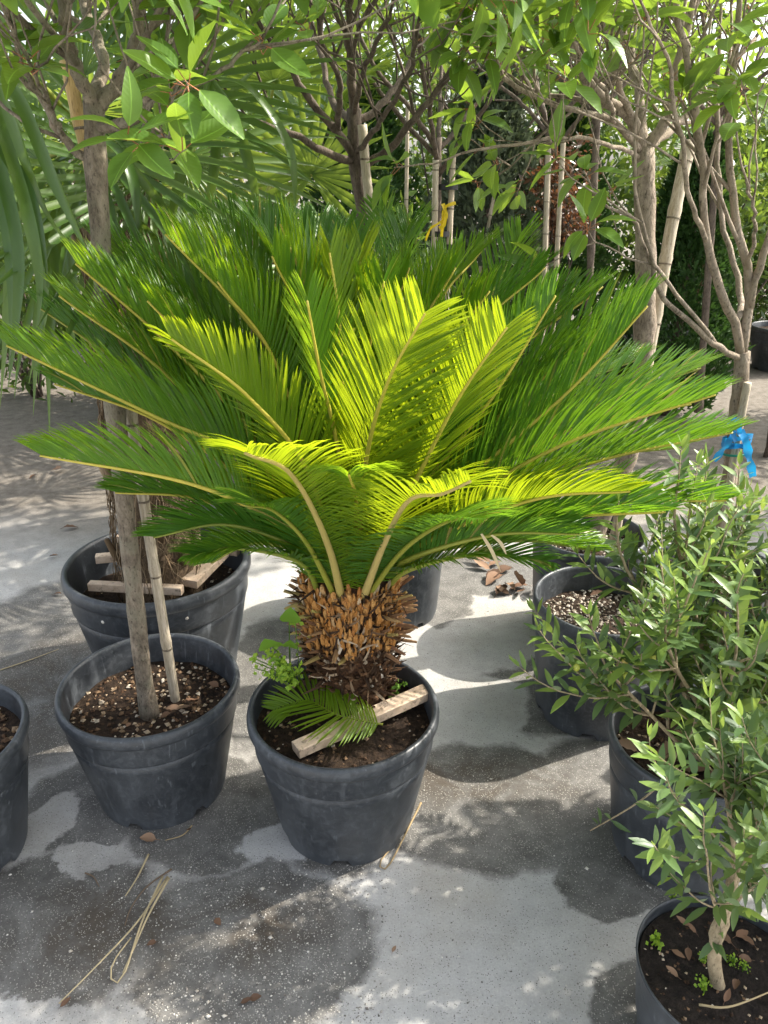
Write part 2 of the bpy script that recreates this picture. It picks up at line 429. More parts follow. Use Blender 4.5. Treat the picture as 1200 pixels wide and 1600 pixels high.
# ------------------------------------------------------------------ ground
def ground_mat():
    m, nt, N, L = new_mat('ground_concrete')
    g = geopos(nt)
    wz = nt.nodes.new('ShaderNodeTexNoise'); wz.inputs['Scale'].default_value = 4.5
    wz.inputs['Detail'].default_value = 7; wz.inputs['Roughness'].default_value = 0.62
    L.new(g, wz.inputs['Vector'])
    sb = nt.nodes.new('ShaderNodeVectorMath'); sb.operation = 'SUBTRACT'; L.new(wz.outputs['Color'], sb.inputs[0])
    sb.inputs[1].default_value = (0.5, 0.5, 0.5)
    sc = nt.nodes.new('ShaderNodeVectorMath'); sc.operation = 'MULTIPLY'; L.new(sb.outputs[0], sc.inputs[0])
    sc.inputs[1].default_value = (0.20, 0.20, 0)
    ad = nt.nodes.new('ShaderNodeVectorMath'); ad.operation = 'ADD'; L.new(g, ad.inputs[0]); L.new(sc.outputs[0], ad.inputs[1])
    fl = nt.nodes.new('ShaderNodeVectorMath'); fl.operation = 'MULTIPLY'; L.new(ad.outputs[0], fl.inputs[0])
    fl.inputs[1].default_value = (1, 1, 0)
    wp = fl.outputs[0]
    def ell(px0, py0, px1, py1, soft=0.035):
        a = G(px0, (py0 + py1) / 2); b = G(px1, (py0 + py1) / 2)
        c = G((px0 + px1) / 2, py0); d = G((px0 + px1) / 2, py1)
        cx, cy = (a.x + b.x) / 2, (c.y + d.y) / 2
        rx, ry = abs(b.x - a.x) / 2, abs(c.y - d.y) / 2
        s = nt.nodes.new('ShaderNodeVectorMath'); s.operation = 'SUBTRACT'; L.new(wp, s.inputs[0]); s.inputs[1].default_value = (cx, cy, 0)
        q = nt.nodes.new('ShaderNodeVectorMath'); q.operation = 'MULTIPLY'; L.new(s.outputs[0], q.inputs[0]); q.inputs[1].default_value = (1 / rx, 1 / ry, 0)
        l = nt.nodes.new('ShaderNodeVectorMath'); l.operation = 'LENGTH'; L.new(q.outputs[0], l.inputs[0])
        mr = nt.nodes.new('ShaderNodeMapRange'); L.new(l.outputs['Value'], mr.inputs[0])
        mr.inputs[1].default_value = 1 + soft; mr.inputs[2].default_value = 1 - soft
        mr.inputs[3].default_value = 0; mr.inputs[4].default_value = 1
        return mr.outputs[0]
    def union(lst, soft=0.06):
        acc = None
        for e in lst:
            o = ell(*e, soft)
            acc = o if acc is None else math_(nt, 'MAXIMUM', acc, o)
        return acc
    # damp stains from watering the pots, and two shaded areas darkened alike (x0, y0, x1, y1 in photograph pixels, laid on the ground)
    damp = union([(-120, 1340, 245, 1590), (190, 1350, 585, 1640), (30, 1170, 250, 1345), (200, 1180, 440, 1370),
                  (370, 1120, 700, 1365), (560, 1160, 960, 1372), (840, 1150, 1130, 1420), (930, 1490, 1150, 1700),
                  (740, 1030, 1000, 1150), (-150, 900, 240, 1230), (340, 960, 480, 1180), (640, 900, 740, 985),  # first ellipse here paints in the pumice pot's cast shadow
                  (640, 860, 900, 935), (860, 1330, 1030, 1430), (-80, 620, 140, 700)])  # last ellipse paints shade onto the far left ground
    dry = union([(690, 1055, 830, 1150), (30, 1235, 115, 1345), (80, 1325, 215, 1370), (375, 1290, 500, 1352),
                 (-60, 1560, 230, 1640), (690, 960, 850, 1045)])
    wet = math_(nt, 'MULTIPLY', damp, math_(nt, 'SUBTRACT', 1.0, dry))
    # silty brown film, soft edged
    silt = union([(40, 1360, 300, 1560), (-50, 1000, 160, 1200), (560, 1180, 900, 1260), (330, 1400, 500, 1500)], 0.5)
    n_big = noise_tex(nt, 2.2, 5, 0.6, g)
    n_mid = noise_tex(nt, 16, 5, 0.65, g)
    n_fin = noise_tex(nt, 190, 3, 0.7, g)
    n_dry = noise_tex(nt, 7.0, 6, 0.7, g, 0.8)
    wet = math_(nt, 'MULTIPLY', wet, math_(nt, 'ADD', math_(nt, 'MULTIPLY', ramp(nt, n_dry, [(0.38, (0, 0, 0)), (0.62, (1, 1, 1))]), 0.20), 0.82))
    vor = nt.nodes.new('ShaderNodeTexVoronoi'); vor.inputs['Scale'].default_value = 340; L.new(g, vor.inputs['Vector'])
    vr = nt.nodes.new('ShaderNodeSeparateXYZ'); L.new(vor.outputs['Color'], vr.inputs[0])
    speck = math_(nt, 'MULTIPLY', math_(nt, 'GREATER_THAN', vr.outputs[0], math_(nt, 'SUBTRACT', 1.12, math_(nt, 'MULTIPLY', noise_tex(nt, 9, 3, 0.6, g), 0.62))), math_(nt, 'LESS_THAN', vor.outputs['Distance'], 0.42))
    speckd = math_(nt, 'MULTIPLY', math_(nt, 'LESS_THAN', vr.outputs[0], 0.10), math_(nt, 'LESS_THAN', vor.outputs['Distance'], 0.40))
    base = ramp(nt, n_mid, [(0.25, (0.34, 0.335, 0.322)), (0.75, (0.45, 0.443, 0.428))])
    base = mixc(nt, base, (0.30, 0.265, 0.21), math_(nt, 'MULTIPLY', ramp(nt, n_big, [(0.45, (0, 0, 0)), (0.7, (1, 1, 1))]), 0.5))
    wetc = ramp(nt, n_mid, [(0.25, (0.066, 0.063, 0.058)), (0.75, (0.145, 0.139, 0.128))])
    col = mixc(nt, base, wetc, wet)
    col = mixc(nt, col, (0.070, 0.056, 0.042), math_(nt, 'MULTIPLY', silt, ramp(nt, n_dry, [(0.35, (0, 0, 0)), (0.6, (0.9, 0.9, 0.9))])))
    # far yard: darker gravelly earth
    sp = nt.nodes.new('ShaderNodeSeparateXYZ'); L.new(ad.outputs[0], sp.inputs[0])
    far = nt.nodes.new('ShaderNodeMapRange'); L.new(sp.outputs[1], far.inputs[0])
    far.inputs[1].default_value = 2.9; far.inputs[2].default_value = 3.6; far.inputs[3].default_value = 0; far.inputs[4].default_value = 1
    earth = ramp(nt, n_mid, [(0.3, (0.10, 0.085, 0.068)), (0.7, (0.21, 0.185, 0.155))])
    col = mixc(nt, col, earth, far.outputs[0])
    col = mixc(nt, col, (0.66, 0.63, 0.56), math_(nt, 'MULTIPLY', speck, math_(nt, 'ADD', math_(nt, 'MULTIPLY', wet, 0.25), 0.18)))
    col = mixc(nt, col, (0.05, 0.045, 0.04), math_(nt, 'MULTIPLY', speckd, 0.7))
    fine = math_(nt, 'ADD', math_(nt, 'MULTIPLY', n_fin, 0.5), 0.75)
    fm = nt.nodes.new('ShaderNodeMix'); fm.data_type = 'RGBA'; fm.blend_type = 'MULTIPLY'; fm.inputs[0].default_value = 1
    L.new(col, fm.inputs[6])
    cc = nt.nodes.new('ShaderNodeCombineColor')
    for i in range(3): L.new(fine, cc.inputs[i])
    L.new(cc.outputs[0], fm.inputs[7])
    rg = math_(nt, 'SUBTRACT', 0.92, math_(nt, 'MULTIPLY', wet, 0.30))
    h = math_(nt, 'ADD', math_(nt, 'MULTIPLY', n_fin, 0.5), math_(nt, 'ADD', math_(nt, 'MULTIPLY', n_mid, 0.8), math_(nt, 'MULTIPLY', speck, 0.4)))
    p = principled(nt, fm.outputs[2], rg, 0.35, bump(nt, h, 0.55, 0.006))
    out(nt, p.outputs[0]); return m
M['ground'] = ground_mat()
gb = MB()
xs = [-200, -40, -8, -3, 0, 3, 8, 40, 200]; ys = [-200, -40, -6, 0, 2, 4, 8, 40, 200]
gb.add([(x, y, 0) for y in ys for x in xs],
       [(j * 9 + i, j * 9 + i + 1, (j + 1) * 9 + i + 1, (j + 1) * 9 + i) for j in range(8) for i in range(8)])
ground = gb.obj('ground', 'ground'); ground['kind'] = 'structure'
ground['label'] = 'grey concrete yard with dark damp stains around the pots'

# ------------------------------------------------------------------ pots
def chip(r, size, flat=0.5):
    """a rough stone or bark chip, eight faces"""
    v = [(size * r.uniform(.7, 1.2), 0, 0), (-size * r.uniform(.7, 1.2), 0, 0), (0, size * r.uniform(.5, 1), 0), (0, -size * r.uniform(.5, 1), 0),
         (0, 0, size * flat), (0, 0, -size * flat)]
    f = [(0, 2, 4), (2, 1, 4), (1, 3, 4), (3, 0, 4), (2, 0, 5), (1, 2, 5), (3, 1, 5), (0, 3, 5)]
    return v, f
def scatter_chips(mb, r, n, cx, cy, rad, z, smin, smax, zf=None, lo=0.0):
    for _ in range(n):
        a = r.uniform(0, 2 * pi); d = rad * math.sqrt(r.random())
        s = r.uniform(smin, smax)
        v, f = chip(r, s, r.uniform(0.35, 0.8))
        m = Matrix.Translation((cx + d * cos(a), cy + d * sin(a), z + r.uniform(-0.2, 0.5) * s + (zf(cx + d * cos(a), cy + d * sin(a)) if zf else 0))) @ \
            Matrix.Rotation(r.uniform(0, 6.28), 4, 'Z') @ Matrix.Rotation(r.uniform(-0.6, 0.6), 4, 'X')
        mb.add([m @ V(q) for q in v], f, lo + (1 - lo) * r.random())
POTS = {}
def soil_bump(x, y): return 0.010 * noise.noise(V((x * 14, y * 14, 3))) + 0.004 * noise.noise(V((x * 50, y * 50, 9)))
def make_pot(label, c, r, h, soil_drop=0.075, chips=('soil_chip', 420, .004, .011), rb=None, rim='roll', soil='soil', group='black plastic nursery pots',
             holes=False, rot=0.0, detail=True):
    """lathe pot: notched foot, tapered ribbed wall, stepped collar, rolled rim, inner wall"""
    rb = rb or r * 0.74
    t = thing('plant_pot', label, 'plant pot', (c[0], c[1], 0), group)
    mb = MB(); seg = 96 if detail else 32
    if rim == 'roll':
        prof = [(rb - .004, 0.0), (rb, 0.012), (rb + .003, 0.03)]
        for k in range(1, 9):
            u = k / 8; prof.append((rb + .003 + (r * 0.93 - rb) * u, 0.03 + (h * 0.72 - 0.03) * u))
        prof += [(r * .934, h * .722), (r * .952, h * .728), (r * .955, h * .74), (r * .970, h * .885), (r * .970, h * .895), (r * 1.0, h * .905), (r * 1.012, h * .925), (r * 1.014, h * .955), (r * 1.004, h * .985),
                 (r * .985, h * .998), (r * .965, h), (r * .945, h * .992), (r * .935, h * .97), (r * .90, h * .70), (r * .86, h * .5)]
    else:   # thin-rimmed smooth pot
        prof = [(rb - .003, 0.0), (rb, 0.01)]
        for k in range(1, 9):
            u = k / 8; prof.append((rb + (r * .985 - rb) * u, 0.01 + (h * .9) * u))
        prof += [(r, h * .97), (r * 1.008, h * .985), (r, h), (r * .985, h * .998), (r * .975, h * .96), (r * .95, h * .75), (r * .9, h * .5)]
    notch = []
    for k in range(6):
        notch.append(2 * pi * k / 6 + rot + 0.13)
    def zf(j, a):
        if j > 1: return 0
        for q in notch:
            d = (a - q + pi) % (2 * pi) - pi
            if abs(d) < 0.12: return 0.018 if j == 0 else 0.010
        return 0
    def rf(j, a):
        w = 1 + 0.012 * noise.noise(V((cos(a) * 1.3 + c[0] * 7, sin(a) * 1.3 + c[1] * 7, j * 0.05)))
        if rim == 'roll' and 3 <= j <= 10: w += 0.0035 * (1 if (a * 9 / pi) % 1 < 0.06 else 0)
        return w
    lathe(mb, prof, seg, c[0], c[1], rf, zf)
    wall = mb.obj('pot_wall', 'pot', t)
    # floor of the pot, dark inside the notches
    fb = MB(); lathe(fb, [(rb * .97, 0.022), (0.001, 0.023)], 32, c[0], c[1]); fb.obj('pot_floor', 'pot', t)
    sz = h - soil_drop
    u = (sz - .5 * h) / (.2 * h)
    sr = r * (.86 + .04 * max(0, min(1, u))) + .004 if sz < h * .7 else r * .925
    if rim != 'roll': sr = r * .955
    sb = MB(); rings = 9; sg = 40
    vs = [(c[0], c[1], sz + soil_bump(c[0], c[1]))]; fs = []
    for i in range(1, rings + 1):
        for k in range(sg):
            a = 2 * pi * k / sg; x = c[0] + sr * i / rings * cos(a); y = c[1] + sr * i / rings * sin(a)
            vs.append((x, y, sz + soil_bump(x, y)))
    for k in range(sg): fs.append((0, 1 + k, 1 + (k + 1) % sg))
    for i in range(rings - 1):
        for k in range(sg):
            a = 1 + i * sg; fs.append((a + k, a + sg + k, a + sg + (k + 1) % sg, a + (k + 1) % sg))
    sb.add(vs, fs); so = sb.obj('soil', soil, t)
    if chips and detail:
        cb = MB(); rr = random.Random(int(c[0] * 1000) + int(c[1] * 77))
        scatter_chips(cb, rr, chips[1], c[0], c[1], sr * .96, sz, chips[2], chips[3], soil_bump, chips[4] if len(chips) > 4 else 0)
        cb.obj('soil_chips', chips[0], t, kind='stuff', smooth=False)
    if holes:
        for a in (3.75, 4.35, 5.25):
            rv = MB(); p = V((c[0] + r * .957 * cos(a), c[1] + r * .957 * sin(a), h * .83)); d = V((cos(a), sin(a), 0))
            tube(rv, [p - d * .004, p + d * .003, p + d * .0045], [.0055, .0055, .003], 10); rv.obj('rivet', 'pebble', t)
    POTS[label] = (V((c[0], c[1], sz)), sr, h)
    return t, sz

C_SAGO = G(536, 1105, 0.36); C_SAGO = V((C_SAGO.x, 1.525, 0))
sago_pot, SZ_SAGO = make_pot('dusty black pot of the sago palm, a pale batten laid across its soil', (C_SAGO.x, C_SAGO.y), .232, .36, .058, ('soil_chip', 260, .003, .008), rot=.35)
C_TREE = (-.608, 1.635)
left_pot, SZ_TREE = make_pot('dusty black pot with bare tree trunk and grey cane in bark chip soil', C_TREE, .228, .345, .085, ('soil_chip', 700, .003, .010, .15), rot=.2)
C_PALM = (-.715, 2.155)
big_pot, SZ_PALM = make_pot('largest black pot with fibrous palm trunk and loose battens inside its rim', C_PALM, .285, .43, .13, ('soil_chip', 200, .004, .01), holes=True)
C_EDGE = (-1.062, 1.405)
edge_pot, SZ_EDGE = make_pot('black pot of pale bark chips beside the bundle of dry straws', C_EDGE, .22, .36, .06, ('soil_chip', 500, .005, .013, .3), rot=.55)
C_PUM = (.655, 1.975)
pum_pot, SZ_PUM = make_pot('tall black pot filled with pale pumice grit', C_PUM, .208, .395, .085, ('pumice', 900, .003, .008), rb=.172, rot=.1)
C_OLV = (.738, 1.425)
olv_pot, SZ_OLV = make_pot('black pot with dead leaves on its soil under the bushy olive', C_OLV, .206, .345, .08, ('soil_chip', 250, .004, .01), rb=.160, rot=.3)
C_OLD = (.60, .905)
old_pot, SZ_OLD = make_pot('small thin rimmed black pot with black peat and seedlings', C_OLD, .150, .27, .022, ('soil_chip', 160, .002, .005), rim='thin', rb=.118, soil='soil_black')
C_E = (.715, 2.42)
e_pot, SZ_E = make_pot('shaded black pot of the pale trunked tree behind the pumice pot', C_E, .195, .40, .06, ('pumice', 500, .004, .009), rb=.165)
C_F = (1.075, 2.20)
f_pot, SZ_F = make_pot('black pot of the forked tree tied with blue ribbon', C_F, .20, .38, .07, ('soil_chip', 300, .004, .01), rb=.165)
C_G = (.03, 2.56)
g_pot, SZ_G = make_pot('pale scuffed black pot standing behind the sago palm trunk', C_G, .205, .40, .07, ('soil_chip', 200, .004, .01), rb=.172)

# ------------------------------------------------------------------ leaves
def leaf_shape(length, width, r, curl=0.25, fold=0.25, petiole=0.12, nseg=6, wave=0.0):
    """one blade along +Y from the petiole base, normal +Z"""
    mb = MB(); pts = []; ws = []
    pl = length * petiole
    for i in range(nseg + 1):
        u = i / nseg
        y = pl + (length - pl) * u
        z = -curl * length * (u ** 2) * 0.6 + pl * .3
        pts.append(V((0.03 * length * sin(u * 3), y, z)))
        ws.append(max(0.0006, width * .5 * (sin(pi * min(1, u ** 0.8) * .97 + .03) ** 0.85)))
    x = V((1, 0, 0)); z = V((0, 0, 1))
    strip(mb, pts, ws, [x] * len(pts), 0, 0, [z] * len(pts), fold)
    if wave:
        for i in range(len(mb.v)):
            if i % 3 != 1:
                vx, vy, vz = mb.v[i]; mb.v[i] = (vx, vy, vz + wave * width * sin(vy * 70 + i % 3))
    if pl > 0.002:
        w = max(.0009, width * .03)
        mb.add([(-w, 0, 0), (w, 0, 0), (w, pl * 1.05, pl * .3), (-w, pl * 1.05, pl * .3), (0, 0, -w), (0, pl * 1.05, pl * .3 - w)],
               [(0, 1, 3 - 1, 3), (1, 4, 5, 2), (4, 0, 3, 5)], 0, 1)
    return mb
M['red_petiole'] = rnd_mat('red_petiole', [(0, (0.36, 0.14, 0.06)), (1, (0.42, 0.26, 0.07))], .5, .4, 30, .2, .1)
rl = random.Random(3)
BROAD = [leaf_shape(1.0, w, rl, c, f, .2, 6, .02) for w, c, f in ((.36, .15, .2), (.40, .35, .35), (.34, .55, .3), (.42, .05, .45), (.38, -.1, .25))]
BROAD_ME = [b.mesh('leaf', ['broad', 'red_petiole']) for b in BROAD]
BROADFAR_ME = [b.mesh('leaf', ['broad_far', 'red_petiole']) for b in BROAD]
OLIVE = [leaf_shape(1.0, w, rl, c, f, .06, 4) for w, c, f in ((.24, .1, .2), (.28, .3, .3), (.23, -.15, .3), (.30, .15, .15))]
OLIVE_ME = [b.mesh('leaf', ['olive', 'olive_new']) for b in OLIVE]
OLIVEN_ME = [b.mesh('leaf', ['olive_new', 'olive_new']) for b in OLIVE]

def place_leaves(parent, leaves, meshes, sources, limit, mats, restname='foliage'):
    """leaves = [(matrix, kind)]: the ones that show largest as parts, the rest joined"""
    base = wloc(parent)
    def size(m):
        q = pix(m.translation)
        if q is None: return 0
        x, y, d = q
        return m.to_scale().y / d if (-30 < x < 1230 and -30 < y < 1630) else 0
    order = sorted(range(len(leaves)), key=lambda i: -size(leaves[i][0]))
    T = Matrix.Translation(-base)
    rest = MB()
    for n, i in enumerate(order):
        m, k = leaves[i]
        if n < limit and size(m) > 0:
            o = bpy.data.objects.new('leaf', meshes[k % len(meshes)])
            o.matrix_basis = T @ m; o.parent = parent; COL.objects.link(o)
        else:
            rest.merge(sources[k % len(sources)], m, R.random())
    if rest.v: rest.obj(restname, mats, parent, kind='stuff')

def rosette(leaves, r, p, d, n, lmin, lmax, droop=0.25, spread=1.0):
    a0 = r.uniform(0, 6.28); d = d.normalized()
    u = d.orthogonal().normalized(); w = d.cross(u)
    for k in range(n):
        a = a0 + 2.4 * k + r.uniform(-.3, .3)
        el = r.uniform(.0, .75)
        ld = (u * cos(a) + w * sin(a)) * cos(el) * spread + d * sin(el) + V((0, 0, -droop * r.uniform(.2, 1.3)))
        s = r.uniform(lmin, lmax)
        nrm = d * .6 + V((0, 0, 1)) + rdir(r) * .5
        m = basis(ld, nrm, p - d * r.uniform(0, .03)) @ Matrix.Diagonal((s, s, s, 1))
        leaves.append((m, r.randrange(5)))

def twigs(mb, leaves, r, p, d, length, rad, level, lp, up=.35):
    """recursive twig: a bent tube, forks, and a rosette of leaves at each end"""
    if lp.get('ymax'):                     # pruned below the crown
        e = pix(p + d.normalized() * length)
        if e is not None and e[1] > lp['ymax'] - 25: return
    n = 5; pts = [p]; dd = d.normalized()
    for i in range(n):
        dd = (dd + rdir(r) * .22 + V((0, 0, up * .22))).normalized()
        pts.append(pts[-1] + dd * (length / n))
    tube(mb, pts, [rad * (1 - .45 * i / n) for i in range(n + 1)], 6 if rad > .004 else 5, r.random())
    if level <= 0:
        rosette(leaves, r, pts[-1], dd, r.randint(*lp['n']), lp['lmin'], lp['lmax'], lp.get('droop', .25))
        if r.random() < .5:
            rosette(leaves, r, pts[-2], dd, 2, lp['lmin'], lp['lmax'], lp.get('droop', .25))
        return
    k = r.randint(2, 3)
    for j in range(k):
        i = n if j < 2 else r.randint(2, n - 1)
        nd_ = (dd + rdir(r) * .75 + V((0, 0, up * .4))).normalized()
        twigs(mb, leaves, r, pts[i], nd_, length * r.uniform(.55, .85), rad * .6, level - 1, lp, up)

def make_tree(name, label, cat, base, trunk, r0, r1, limbs, seed, lp, bark='bark_grey', leafset='broad', limit=260, group=None, twig_n=(3, 5), level=1,
              twig_len=(.18, .38), sides=14, tip=True, up=.35, ymax=None, extra=()):
    r = random.Random(seed); lp = dict(lp, ymax=ymax + 35 if ymax else None)
    t = thing(name, label, cat, base, group)
    mb = MB(); n = 26
    pts = spline(trunk, n)
    tube(mb, pts, [(r0 + (r1 - r0) * i / n) * (1 + (.25 * math.exp(-i * .8)) + .05 * sin(i * 1.7) + (.16 if (i * 7 + seed) % 9 == 0 else 0)) for i in range(n + 1)], sides, .5, bumps=.10)
    mb.obj('trunk', bark, t)
    leaves = []
    for (lpnts, a, b) in limbs:
        mb = MB(); n = 18
        q = spline(lpnts, n)
        q = [p + rdir(r) * (.004 if 0 < i < n else 0) for i, p in enumerate(q)]
        tube(mb, q, [a + (b - a) * i / n for i in range(n + 1)], 8, r.random(), bumps=.06)
        T = tangents(q)
        for k in range(r.randint(*twig_n)):
            i = r.randint(int(n * .35), n - 1)
            d = (T[i] * .8 + rdir(r) * .8 + V((0, 0, .25))).normalized()
            twigs(mb, leaves, r, q[i], d, r.uniform(*twig_len), max(.0025, (a + (b - a) * i / n) * .55), level, lp, up)
        if tip: twigs(mb, leaves, r, q[-1], T[-1], r.uniform(*twig_len) * .7, b * .9, max(0, level - 1), lp, up)
        mb.obj('branch', bark, t)
    for e in extra:                         # big rosettes at the ends of the nearest twigs
        rosette(leaves, r, P(*e), V((.1, -.5, .7)), 7, .095, .125, .2)
    if ymax:                                # these trees carry no leaves on their lowest twigs
        leaves = [l for l in leaves if (lambda q: q is None or q[1] < ymax)(pix(l[0] @ V((0, .9, 0))))]
    if leafset == 'broad': place_leaves(t, leaves, BROAD_ME, BROAD, limit, ['broad', 'red_petiole'])
    else: place_leaves(t, leaves, BROADFAR_ME, BROAD, limit, ['broad_far', 'red_petiole'])
    return t

def make_cane(label, pts, r0, r1, mat='cane', group='canes tied to the potted trees', nodes=.16, upper=None):
    pts = [V(p) for p in pts]
    t = thing('bamboo_cane', label, 'cane', pts[0], group)
    L = sum((pts[i + 1] - pts[i]).length for i in range(len(pts) - 1)); n = max(10, int(L / .02))
    q = spline(pts, n); rad = []
    for i in range(n + 1):
        s = L * i / n; ph = (s / nodes) % 1
        rad.append((r0 + (r1 - r0) * i / n) * (1 + (.13 if ph < .09 else 0)))
    if upper:
        k = int(n * .62)
        mb = MB(); tube(mb, q[:k + 1], rad[:k + 1], 12, .5); mb.obj('cane_stem', mat, t)
        mb = MB(); tube(mb, q[k:], rad[k:], 12, .5); mb.obj('cane_stem', upper, t)
    else:
        mb = MB(); tube(mb, q, rad, 12, .5); mb.obj('cane_stem', mat, t)
    nb = MB(); k = 1
    while k * nodes < L:
        i = min(n - 1, int(n * k * nodes / L)); tube(nb, [q[i] - (q[i + 1] - q[i]) * .1, q[i] + (q[i + 1] - q[i]) * .16], [rad[i] * 1.09] * 2, 12, .2); k += 1
    if nb.v: nb.obj('node_rings', 'bark_grey', t, kind='stuff')
    return t
#--PLANTS--

# ------------------------------------------------------------------ sago palm
SY = 1.615                                    # the trunk stands towards the back of its pot
AX = P(548, 905, SY).x
SB = V((AX, SY, .665))                      # top of the trunk
sago = thing('sago_palm', 'large bright yellow green sago palm with stiff feathery fronds', 'sago palm', (AX, SY, SZ_SAGO))
def sago_trunk():
    z0, z1 = SZ_SAGO - .03, .675
    mb = MB()
    prof = []
    for i in range(13):
        u = i / 12; prof.append((.080 + .026 * sin(pi * u * .62), z0 + (z1 - z0) * u))
    prof += [(.085, z1 + .02), (.05, z1 + .03), (.002, z1 + .035)]
    lathe(mb, prof, 40, AX, SY, lambda j, a: 1 + .05 * noise.noise(V((cos(a) * 4, sin(a) * 4, j))))
    mb.obj('trunk', 'trunk_core', sago)
    # leaf bases: stiff scales in spirals; old ones dark and short, newer ones rust coloured, cut stalks stick out
    def scale(w, l, t, bend, split):
        m = MB(); vs = []; n = 4
        for i in range(n + 1):
            u = i / n; ww = w * (1 - .35 * u) * (1 if u < .9 else .75); tt = t * (1 - .5 * u)
            z = bend * l * u * u
            for (a, b) in ((-1, -.3), (-.5, 1), (.5, 1), (1, -.3), (0, -1)):
                vs.append((ww * a * .5, l * u + (split * l * (abs(a) - .4) if i == n else 0), z + tt * b * .5))
        fs = []
        for i in range(n):
            for k in range(5):
                fs.append((i * 5 + k, i * 5 + (k + 1) % 5, (i + 1) * 5 + (k + 1) % 5, (i + 1) * 5 + k))
        fs.append(tuple(n * 5 + k for k in range(5)))
        m.add(vs, fs); return m
    rr = random.Random(5)
    low = [scale(.015 * rr.uniform(.8, 1.2), .030 * rr.uniform(.7, 1.3), .010, rr.uniform(-.2, .5), rr.uniform(-.3, .3)).mesh('leaf_base', 'stub_low', False) for _ in range(4)]
    mid = [scale(.013 * rr.uniform(.8, 1.2), .027 * rr.uniform(.7, 1.3), .010, rr.uniform(-.3, .6), rr.uniform(-.4, .4)).mesh('leaf_base', 'stub_mid', False) for _ in range(5)]
    top = [scale(.013 * rr.uniform(.8, 1.2), .042 * rr.uniform(.8, 1.2), .009, rr.uniform(.2, .8), rr.uniform(-.4, .2)).mesh('leaf_base', 'stub_top', False) for _ in range(5)]
    cut = [scale(.015 * rr.uniform(.8, 1.1), .050 * rr.uniform(.7, 1.3), .011, rr.uniform(-.1, .35), rr.uniform(-.2, .2)).mesh('cut_stalk', 'stub_cut', False) for _ in range(5)]
    N = 470
    for i in range(N):
        u = (i + .5) / N; a = i * 2.39996 + rr.uniform(-.1, .1)
        if sin(a) > .60: continue                                    # the far side stays plain core
        z = z0 + .03 + (z1 - .005 - z0 - .03) * u
        rad = .080 + .026 * sin(pi * u * .62) - .006
        d = V((cos(a), sin(a), 0))
        if u < .42: me = rr.choice(low); el = rr.uniform(.15, .8)
        elif u < .64: me = rr.choice(mid) if rr.random() < .88 else rr.choice(cut); el = rr.uniform(0, .75)
        else: me = rr.choice(top); el = rr.uniform(.55, 1.15)
        side = abs(cos(a))
        if .48 < u < .86 and side > .55 and rr.random() < .75: me = rr.choice(cut); el = rr.uniform(-.05, .5)
        ld = d * cos(el) + V((0, 0, sin(el))) + rdir(rr) * .18
        m = basis(ld, V((0, 0, 1)) + d * .3, V((AX, SY, 0)) + d * rad + V((0, 0, z)))
        o = bpy.data.objects.new(me.name.split('.')[0], me); o.matrix_basis = Matrix.Translation(-wloc(sago)) @ m
        o.parent = sago; COL.objects.link(o)
    # rusty wool between the newest bases and pale dry scale tips
    wb = MB()
    for i in range(620):
        a = rr.uniform(pi, 2 * pi) if rr.random() < .85 else rr.uniform(0, pi)
        u = rr.uniform(.60, 1.0); z = z0 + (z1 - z0) * u
        rad = .100 + rr.uniform(0, .020); c = V((AX + rad * cos(a), SY + rad * sin(a), z))
        s = rr.uniform(.003, .0075); vs = []; fs = []
        for j in range(4):
            th = pi * (j + .5) / 4
            for k in range(6):
                ph = 2 * pi * k / 6; q = s * rr.uniform(.5, 1.45)
                vs.append(c + V((sin(th) * cos(ph) * q * .8, sin(th) * sin(ph) * q * .8, cos(th) * q * 2.3)) + V((cos(a), sin(a), 0)) * (q * .9 * (1 - th / pi)))
        for j in range(3):
            for k in range(6): fs.append((j * 6 + k, j * 6 + (k + 1) % 6, j * 6 + 6 + (k + 1) % 6, j * 6 + 6 + k))
        fs += [(0, 5, 4, 3, 2, 1), tuple(range(18, 24))]
        wb.add(vs, fs, rr.random())
    wb.obj('rusty_wool', 'wool', sago, kind='stuff', smooth=False)
    db = MB()
    for i in range(420):
        a = rr.uniform(pi * .95, 2.05 * pi); u = rr.uniform(.25, 1.0); z = z0 + (z1 - z0) * u
        d = V((cos(a), sin(a), 0)); p = V((AX, SY, z)) + d * (.088 + .026 * sin(pi * u * .62))
        dr = (d * rr.uniform(.3, 1) + V((0, 0, rr.uniform(.1, 1.2))) + rdir(rr) * .7).normalized(); l = rr.uniform(.018, .05)
        s = dr.cross(d)
        if s.length < .1: continue
        s.normalize(); q = [p, p + dr * l * .5 + d * .003, p + dr * l + d * rr.uniform(-.01, .012)]
        strip(db, q, [.0035, .003, .0006], [s] * 3, rr.random())
    db.obj('dry_scales', 'soil_chip', sago, kind='stuff')
sago_trunk()

